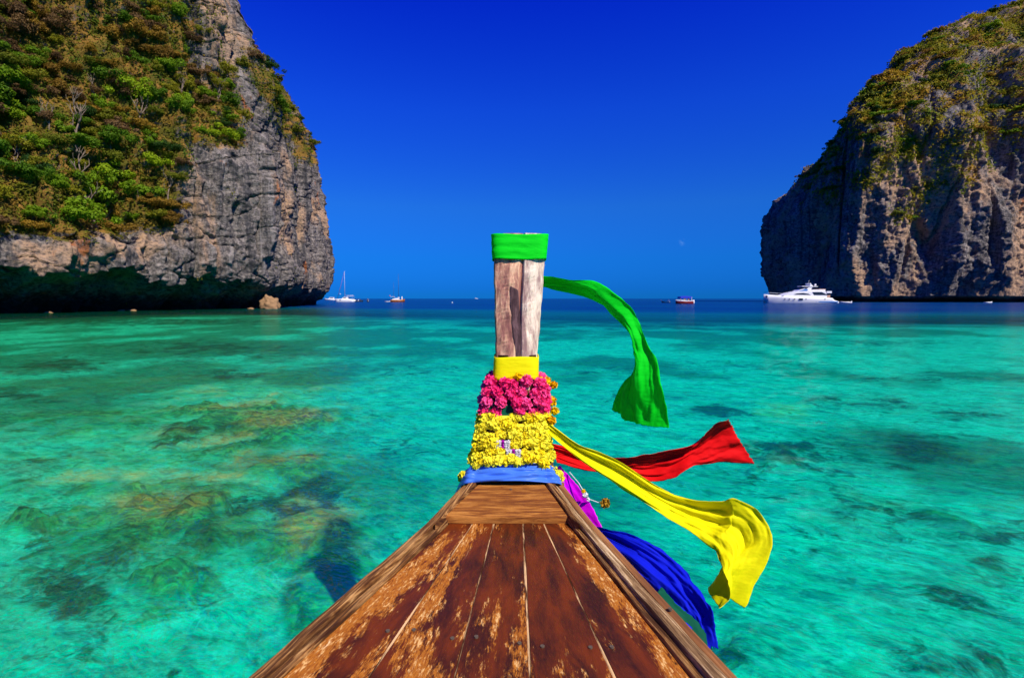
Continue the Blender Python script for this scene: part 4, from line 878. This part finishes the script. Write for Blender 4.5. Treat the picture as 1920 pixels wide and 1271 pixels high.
# ------------------------------------------------------------------ vessels on the bay
def W(px, py): 
    q = ground_at(px, py); return q
class Vessel:
    """parts are given in the vessel's own frame: x forward (bow), y port, z up"""
    def __init__(s, name, loc, rz, label, cat='boat', group=None): s.e = empty(name, loc, rz, label, cat, group)
    def add(s, name, v, f, m, parent=None, smooth=False, bevel=0):
        o = obj(name, mesh(name, v, f, m, smooth), parent or s.e)
        if bevel:
            b = o.modifiers.new('b', 'BEVEL'); b.width = bevel; b.segments = 2; b.limit_method = 'ANGLE'
        return o
    def box(s, name, x0, x1, y0, y1, z0, z1, m, rake0=0, rake1=0, parent=None, taper=0, bevel=0.05):
        v = [(x0, y0, z0), (x1, y0, z0), (x1, y1, z0), (x0, y1, z0), (x0 + rake0, y0 + taper, z1), (x1 + rake1, y0 + taper, z1), (x1 + rake1, y1 - taper, z1), (x0 + rake0, y1 - taper, z1)]
        return s.add(name, v, [(3, 2, 1, 0), (4, 5, 6, 7), (0, 1, 5, 4), (1, 2, 6, 5), (2, 3, 7, 6), (3, 0, 4, 7)], m, parent, False, bevel)
    def tube(s, name, pts, r, m, k=6, parent=None):
        v, f = tube(pts, r if isinstance(r, list) else [r] * len(pts), k); return s.add(name, v, f, m, parent, True)
    def hull(s, name, st, m, parent=None, rows=6, wl=0.0):
        """st: (x, half beam at deck, deck z, half beam at waterline, keel z)"""
        v = []; n = rows * 2
        for (x, b, zt, bw, zk) in st:
            prof = [(b, zt), (b * 0.97, wl + (zt - wl) * 0.6), (bw, wl), (bw * .8, wl + (zk - wl) * .5), (bw * .4, wl + (zk - wl) * .9), (0.0001, zk)]
            v += [(x, yy, zz) for yy, zz in prof] + [(x, -yy, zz) for yy, zz in prof[::-1]]
        f = [(i * n + j, i * n + j + 1, (i + 1) * n + j + 1, (i + 1) * n + j) for i in range(len(st) - 1) for j in range(n - 1)]
        f += [((i + 1) * n, i * n, i * n + n - 1, (i + 1) * n + n - 1)[::-1] for i in range(len(st) - 1)]
        f += [tuple(range(n))[::-1], tuple((len(st) - 1) * n + j for j in range(n))]
        return s.add(name, v, f, m, parent, True)
    def ball(s, name, p, r, m, parent=None, sz=1.0):
        v = []; k = 10
        for i in range(7):
            a = math.pi * i / 6
            for j in range(k): v.append((p[0] + r * math.sin(a) * math.cos(2 * math.pi * j / k), p[1] + r * math.sin(a) * math.sin(2 * math.pi * j / k), p[2] + r * sz * math.cos(a)))
        f = [(i * k + j, i * k + (j + 1) % k, (i + 1) * k + (j + 1) % k, (i + 1) * k + j) for i in range(6) for j in range(k)]
        return s.add(name, v, f, m, parent, True)
    def prof(s, name, xz, y0, y1, m, parent=None, bevel=0.06, inset=0):
        """side outline extruded across the beam"""
        n = len(xz); v = [(a, y0, b) for a, b in xz] + [(a, y1, b) for a, b in xz]
        f = [tuple(range(n)), tuple(range(2 * n - 1, n - 1, -1))] + [(i, i + n, (i + 1) % n + n, (i + 1) % n) for i in range(n)]
        return s.add(name, v, f, m, parent, False, bevel)
# motor yacht: bow to the left of the picture (-X), so rz = pi; its starboard... port side towards us is -y local -> +? handled by symmetric parts
k = W(1500, 568.3); LY = 32.5
y = Vessel('motor_yacht', (P(1500, 560, k.y).x, k.y, 0), math.pi, 'large white motor yacht anchored before the right cliff', 'yacht')
y.hull('hull', [(-15.8, 3.0, 0.7, 2.9, -.9), (-13.6, 3.2, 1.3, 3.0, -1), (-12.5, 3.3, 2.3, 3.1, -1), (-6, 3.5, 2.6, 3.3, -1.2), (2, 3.4, 2.9, 3.1, -1.2), (8, 2.8, 3.3, 2.2, -1.1), (12, 1.7, 3.6, 1.0, -.8), (14.2, .8, 3.8, .3, -.4), (16.4, .06, 4.0, .05, 1.6)], M['white'])
y.prof('deckhouse', [(-10.5, 2.5), (9.5, 3.3), (6.0, 4.6), (3.0, 5.2), (-9.6, 5.2), (-10.3, 4.6)], -2.7, 2.7, M['white'])
for s_ in (-1, 1):
    y.prof('saloon_window', [(4.6, 3.72), (3.2, 4.25), (0.2, 4.5), (-2.2, 4.1), (-3.2, 3.62)], s_ * 2.72 - .03, s_ * 2.72 + .03, M['glass'], None, 0)
    y.prof('saloon_window', [(-3.8, 4.9), (-8.0, 4.95), (-11.0, 3.5), (-4.6, 3.55)], s_ * 2.72 - .03, s_ * 2.72 + .03, M['glass'], None, 0)
    for xx in (8.2, 6.3, 4.2, -.8, -9.2): y.prof('porthole', [(xx + .2, 1.55), (xx - .2, 1.55), (xx - .2, 2.0), (xx + .2, 2.0)], s_ * (3.3 if xx < 5 else 2.6 if xx > 7 else 2.95) - .12, s_ * (3.3 if xx < 5 else 2.6 if xx > 7 else 2.95) + .12, M['glass'], None, 0)
    y.prof('hull_window', [(2.3, 1.3), (.6, 1.3), (.6, 2.15), (2.3, 2.15)], s_ * 3.38 - .1, s_ * 3.38 + .1, M['glass'], None, 0)
    y.prof('stripe', [(-5, .35), (-15.2, .35), (-15.2, .75), (-5.8, .75)], s_ * 3.2 - .12, s_ * 3.2 + .12, M['bluescreen'], None, 0)
y.prof('flybridge', [(2.6, 5.15), (-9.8, 5.15), (-9.8, 6.0), (-1.8, 6.0), (-.6, 6.4), (1.4, 5.9)], -2.4, 2.4, M['white'])
y.prof('windscreen', [(2.3, 5.3), (-.8, 6.25), (-2.2, 6.0), (-1.6, 5.4)], -2.45, 2.45, M['bluescreen'], None, 0)
y.prof('radar_arch', [(-1.6, 6.0), (-3.8, 6.0), (-4.6, 7.6), (-3.4, 8.9), (-3.1, 8.9), (-3.3, 7.6)], -1.8, 1.8, M['white'])
y.prof('hardtop', [(.5, 7.35), (-6.6, 7.2), (-6.8, 7.42), (.3, 7.6)], -2.0, 2.0, M['white'])
y.ball('radome', (-6.2, 0.6, 8.1), .5, M['white']); y.ball('radome', (-4.2, -.5, 8.1), .45, M['white'])
y.tube('antenna', [(-3.5, 0, 8.8), (-3.7, 0, 10.2)], .05, M['white']); y.box('radar_bar', -2.7, -2.5, -.8, .8, 8.4, 8.55, M['white'])
y.box('aft_seat', -10.2, -7.2, -2, 2, 5.9, 6.3, M['tan']); y.box('cockpit_seat', -12.2, -10.6, -2.2, 2.2, 2.5, 3.6, M['tan'])
y.box('aft_bulwark', -12.4, -10.2, -2.9, 2.9, 4.4, 5.3, M['white']); y.tube('bow_rail', [(9, 2.3, 4.3), (13, 1.2, 4.6), (16.3, 0, 4.9), (13, -1.2, 4.6), (9, -2.3, 4.3)], .05, M['alloy'])
y.prof('anchor_plate', [(15.4, 2.4), (14.2, 2.3), (14.3, 3.3), (15.6, 3.4)], -.55, .55, M['glass'], None, 0)
k = W(1586, 568); d = Vessel('tender', (k.x, k.y, 0), math.pi * .98, 'small white tender floating astern of the motor yacht')
d.hull('hull', [(-2.3, .8, .45, .7, -.2), (0, .85, .5, .75, -.25), (1.5, .6, .6, .4, -.15), (2.4, .08, .75, .03, .2)], M['white']); d.box('seat', -1.4, -.6, -.6, .6, .4, .65, M['cream']); d.box('outboard', -2.7, -2.3, -.2, .2, .1, .9, M['white'])
# speedboat with blue awning
k = W(1283, 569.6); s = Vessel('speedboat', (k.x, k.y, 0), math.pi + .25, 'dark red speedboat with a blue awning and passengers', 'speedboat')
s.hull('hull', [(-3.4, 1.15, .85, 1.05, -.3), (-1, 1.25, .95, 1.1, -.35), (1.6, 1.1, 1.1, .75, -.3), (3.1, .55, 1.25, .2, -.1), (3.8, .05, 1.4, .03, .5)], M['redhull'])
s.hull('topsides', [(-3.42, 1.2, 1.15, 1.18, .8), (-1, 1.3, 1.25, 1.28, .85), (1.6, 1.15, 1.4, 1.12, .95), (3.1, .6, 1.5, .58, 1.1), (3.85, .07, 1.6, .05, 1.25)], M['white'], None, 6, 0.95)
s.prof('awning', [(2.4, 2.1), (-2.6, 2.2), (-2.6, 2.75), (0, 3.0), (2.4, 2.75)], -1.1, 1.1, M['bluecan'])
for xx, yy in ((2.2, -1), (2.2, 1), (0, -1), (0, 1), (-2.4, -1), (-2.4, 1)): s.tube('awning_pole', [(xx, yy, 1.3), (xx, yy, 2.4)], .035, M['white'])
for i, yy in enumerate((-.6, 0, .6)): s.box('outboard', -4.0, -3.4, yy - .22, yy + .22, .2, 1.5, M['white'])
for i, (xx, yy) in enumerate(((2.0, .5), (1.2, -.5), (.4, .6), (-.6, -.5), (-1.4, .5), (-2.2, -.3))):
    e = s.ball('seated_passenger', (xx, yy, 1.65), .28, M['clothred'] if i % 2 else M['tan'], None, 1.4); s.ball('head', (xx, yy, 2.12), .13, M['skin'], e)
s.tube('flagpole', [(-3.2, 0, 1.3), (-3.3, 0, 2.7)], .06, M['white'])
# small longtail near it, seen end-on
def longtail(px, py, rz, label, scale=1.0, canopy='black'):
    k = W(px, py); b = Vessel('small_longtail', (k.x, k.y, 0), rz, label); q = scale
    b.hull('hull', [(-3.6 * q, .6 * q, .6 * q, .5 * q, -.2), (-1.5 * q, .85 * q, .55 * q, .7 * q, -.25), (1.5 * q, .8 * q, .6 * q, .6 * q, -.2), (3.4 * q, .35 * q, 1.0 * q, .15 * q, 0), (4.3 * q, .06 * q, 1.7 * q, .04 * q, .8 * q)], M['black'])
    b.tube('stem', [(4.2 * q, 0, 1.4 * q), (4.7 * q, 0, 2.3 * q)], .07 * q, M['brownhull']); b.prof('canopy', [(1.6 * q, 1.75 * q), (-2 * q, 1.75 * q), (-2 * q, 1.85 * q), (1.6 * q, 1.85 * q)], -.7 * q, .7 * q, M[canopy])
    for xx in (1.5, -1.9):
        for yy in (-.65, .65): b.tube('canopy_pole', [(xx * q, yy * q, .5 * q), (xx * q, yy * q, 1.8 * q)], .03 * q, M['brownhull'])
    b.box('engine', -3.5 * q, -2.8 * q, -.25 * q, .25 * q, .6 * q, 1.1 * q, M['alloy']); b.tube('flagpole', [(-2.4 * q, 0, .6 * q), (-2.4 * q, 0, 2.6 * q)], .03 * q, M['white'])
    b.prof('flag', [(-2.4 * q, 2.2 * q), (-2.9 * q, 2.2 * q), (-2.9 * q, 2.6 * q), (-2.4 * q, 2.6 * q)], -.02, .02, M['white'], None, 0); return b
longtail(1249, 567.6, 2.2, 'small dark long-tail boat left of the red speedboat', .62)
longtail(690, 566, 1.9, 'small dark boat with a white flag between the two sailing boats', .9)
# catamaran
k = W(648, 565.8); c = Vessel('catamaran', (k.x, k.y, 0), math.pi, 'white sailing catamaran with bare mast near the left cliff', 'catamaran')
for yy in (-2.4, 2.4):
    o = c.hull('hull', [(-5.9, .5, .9, .5, -.4), (-4.6, .62, 1.6, .6, -.5), (0, .7, 1.75, .65, -.5), (4, .5, 1.85, .4, -.4), (5.8, .08, 1.9, .06, -.1)], M['white']); o.location.y = yy
c.box('bridge_deck', -4.5, 2.5, -2.4, 2.4, 1.1, 1.8, M['white']); c.prof('saloon', [(2.2, 1.75), (-2.2, 1.75), (-2.2, 3.0), (.6, 3.0)], -2.1, 2.1, M['white'])
for s_ in (-1, 1): c.prof('saloon_window', [(1.0, 2.3), (-.9, 2.3), (-.9, 2.75), (.5, 2.75)], s_ * 2.12 - .03, s_ * 2.12 + .03, M['glass'], None, 0); c.prof('hull_window', [(2.9, 1.05), (1.9, 1.05), (1.9, 1.3), (2.9, 1.3)], s_ * 3.1 - .1, s_ * 3.1 + .1, M['glass'], None, 0)
c.prof('bimini', [(-1.2, 3.35), (-5.2, 3.4), (-5.2, 3.6), (-1.2, 3.55)], -1.9, 1.9, M['white']); c.tube('bimini_pole', [(-5.0, 1.8, 1.7), (-5.0, 1.8, 3.4)], .05, M['alloy']); c.tube('bimini_pole', [(-5.0, -1.8, 1.7), (-5.0, -1.8, 3.4)], .05, M['alloy'])
c.tube('mast', [(.4, 0, 2.9), (.3, 0, 19.5)], [.14, .10], M['alloy']); c.tube('furled_jib', [(5.2, 0, 2.2), (.5, 0, 18.4)], [.13, .05], M['redsail']); c.tube('boom', [(.3, 0, 4.0), (-5, 0, 4.1)], .12, M['alloy']); c.ball('radar_dome', (3.4, 0, 5.0), .32, M['white'])
# wooden ketch
k = W(745, 566.4); c = Vessel('wooden_ketch', (k.x, k.y, 0), 0.25, 'brown-hulled two-masted sailing boat with white cabin', 'sailing boat')
c.hull('hull', [(-4.0, .9, 1.3, .7, -.3), (-2, 1.25, 1.25, 1.1, -.5), (1, 1.25, 1.3, 1.05, -.5), (3, .75, 1.5, .4, -.3), (4.3, .06, 1.8, .04, .3)], M['brownhull'])
c.prof('cabin', [(1.8, 1.25), (-3.4, 1.25), (-2.6, 1.9), (-.6, 2.3), (.8, 2.0)], -.9, .9, M['white']); c.prof('awning', [(-1.2, 3.0), (-3.4, 3.0), (-3.4, 3.2), (-1.2, 3.15)], -1, 1, M['white']); c.box('awning_post', -2.4, -2.2, -.1, .1, 1.8, 3.1, M['dkgreen'])
c.box('hatch', .2, 1.4, -.5, .5, 2.3, 2.8, M['white']); c.prof('furled_staysail', [(3.0, 1.5), (2.4, 1.5), (2.4, 3.2), (3.0, 3.2)], -.15, .15, M['white'])
c.tube('main_mast', [(.8, 0, 1.4), (.8, 0, 16.3)], [.10, .07], M['darkmast']); c.tube('mizzen_mast', [(-1.9, 0, 1.4), (-1.9, 0, 11.5)], [.08, .05], M['darkmast']); c.prof('flag', [(-4.0, 3.6), (-4.5, 3.4), (-4.5, 3.9), (-4.0, 4.1)], -.02, .02, M['clothred'], None, 0); c.tube('flagpole', [(-3.9, 0, 1.3), (-4.0, 0, 4.1)], .03, M['white'])
def dinghy(px, py, l, rz, label, m='white', crew=0):
    k = W(px, py); b = Vessel('dinghy', (k.x, k.y, 0), rz, label); h = l / 2
    b.hull('hull', [(-h, l * .17, l * .12, l * .15, -.15), (0, l * .19, l * .13, l * .16, -.2), (h * .6, l * .13, l * .15, l * .08, -.1), (h, .04, l * .2, .03, .1)], M[m]); b.box('thwart', -h * .4, -h * .1, -l * .14, l * .14, l * .1, l * .15, M['cream'])
    for i in range(crew):
        e = b.ball('seated_passenger', (-h * .6 + i * h * .5, 0, l * .12 + .45), .28, M['white'] if i % 2 else M['black'], None, 1.4); b.ball('head', (-h * .6 + i * h * .5, 0, l * .12 + .95), .13, M['skin'], e)
dinghy(673, 565.8, 5.0, .2, 'black inflatable dinghy with people behind the catamaran', 'black', 3); dinghy(727, 566.2, 3.2, .1, 'small pale dinghy left of the wooden two-master'); dinghy(1853, 568.2, 3.6, 0, 'tiny white dinghy at the foot of the right cliff')
def launch(px, py, l, rz, label):
    k = W(px, py); b = Vessel('motor_launch', (k.x, k.y, 0), rz, label); h = l / 2
    b.hull('hull', [(-h, l * .14, l * .10, l * .13, -.3), (0, l * .16, l * .12, l * .14, -.4), (h * .6, l * .1, l * .14, l * .06, -.2), (h, .04, l * .18, .03, .2)], M['white']); b.prof('cabin', [(h * .3, l * .12), (-h * .7, l * .12), (-h * .7, l * .26), (0, l * .27)], -l * .1, l * .1, M['white'])
    for s_ in (-1, 1): b.prof('cabin_window', [(h * .05, l * .17), (-h * .6, l * .17), (-h * .6, l * .23), (-h * .05, l * .23)], s_ * l * .101 - .03, s_ * l * .101 + .03, M['glass'], None, 0)
launch(619, 562.9, 14, math.pi, 'white motor launch half hidden behind the left cliff point'); launch(893, 560.45, 26, 0, 'far white boat on the horizon left of the stem post')
k = W(848, 568); b = Vessel('mooring_buoy', (k.x, k.y, 0.15), 0, 'small white mooring buoy floating left of the stem post', 'buoy'); b.ball('float', (0, 0, 0), .32, M['white']); b.tube('ring', [(0, 0, .28), (0, 0, .5)], .05, M['alloy'])

# ------------------------------------------------------------------ labels: few alike things are told apart by their order
byl = {}
for o in col.objects:
    if o.parent is None and o.get('group') and o.get('label'): byl.setdefault(o['label'], []).append(o)
ORD = ['leftmost', 'second from left', 'third from left', 'fourth from left', 'fifth from left', 'sixth from left']
for lb, os_ in byl.items():
    if 1 < len(os_) <= 6:
        os_.sort(key=lambda o: o.location.x / max(1.0, o.location.y))
        for i, o in enumerate(os_): o['label'] = lb + ', ' + ('rightmost' if i == len(os_) - 1 else ORD[i])
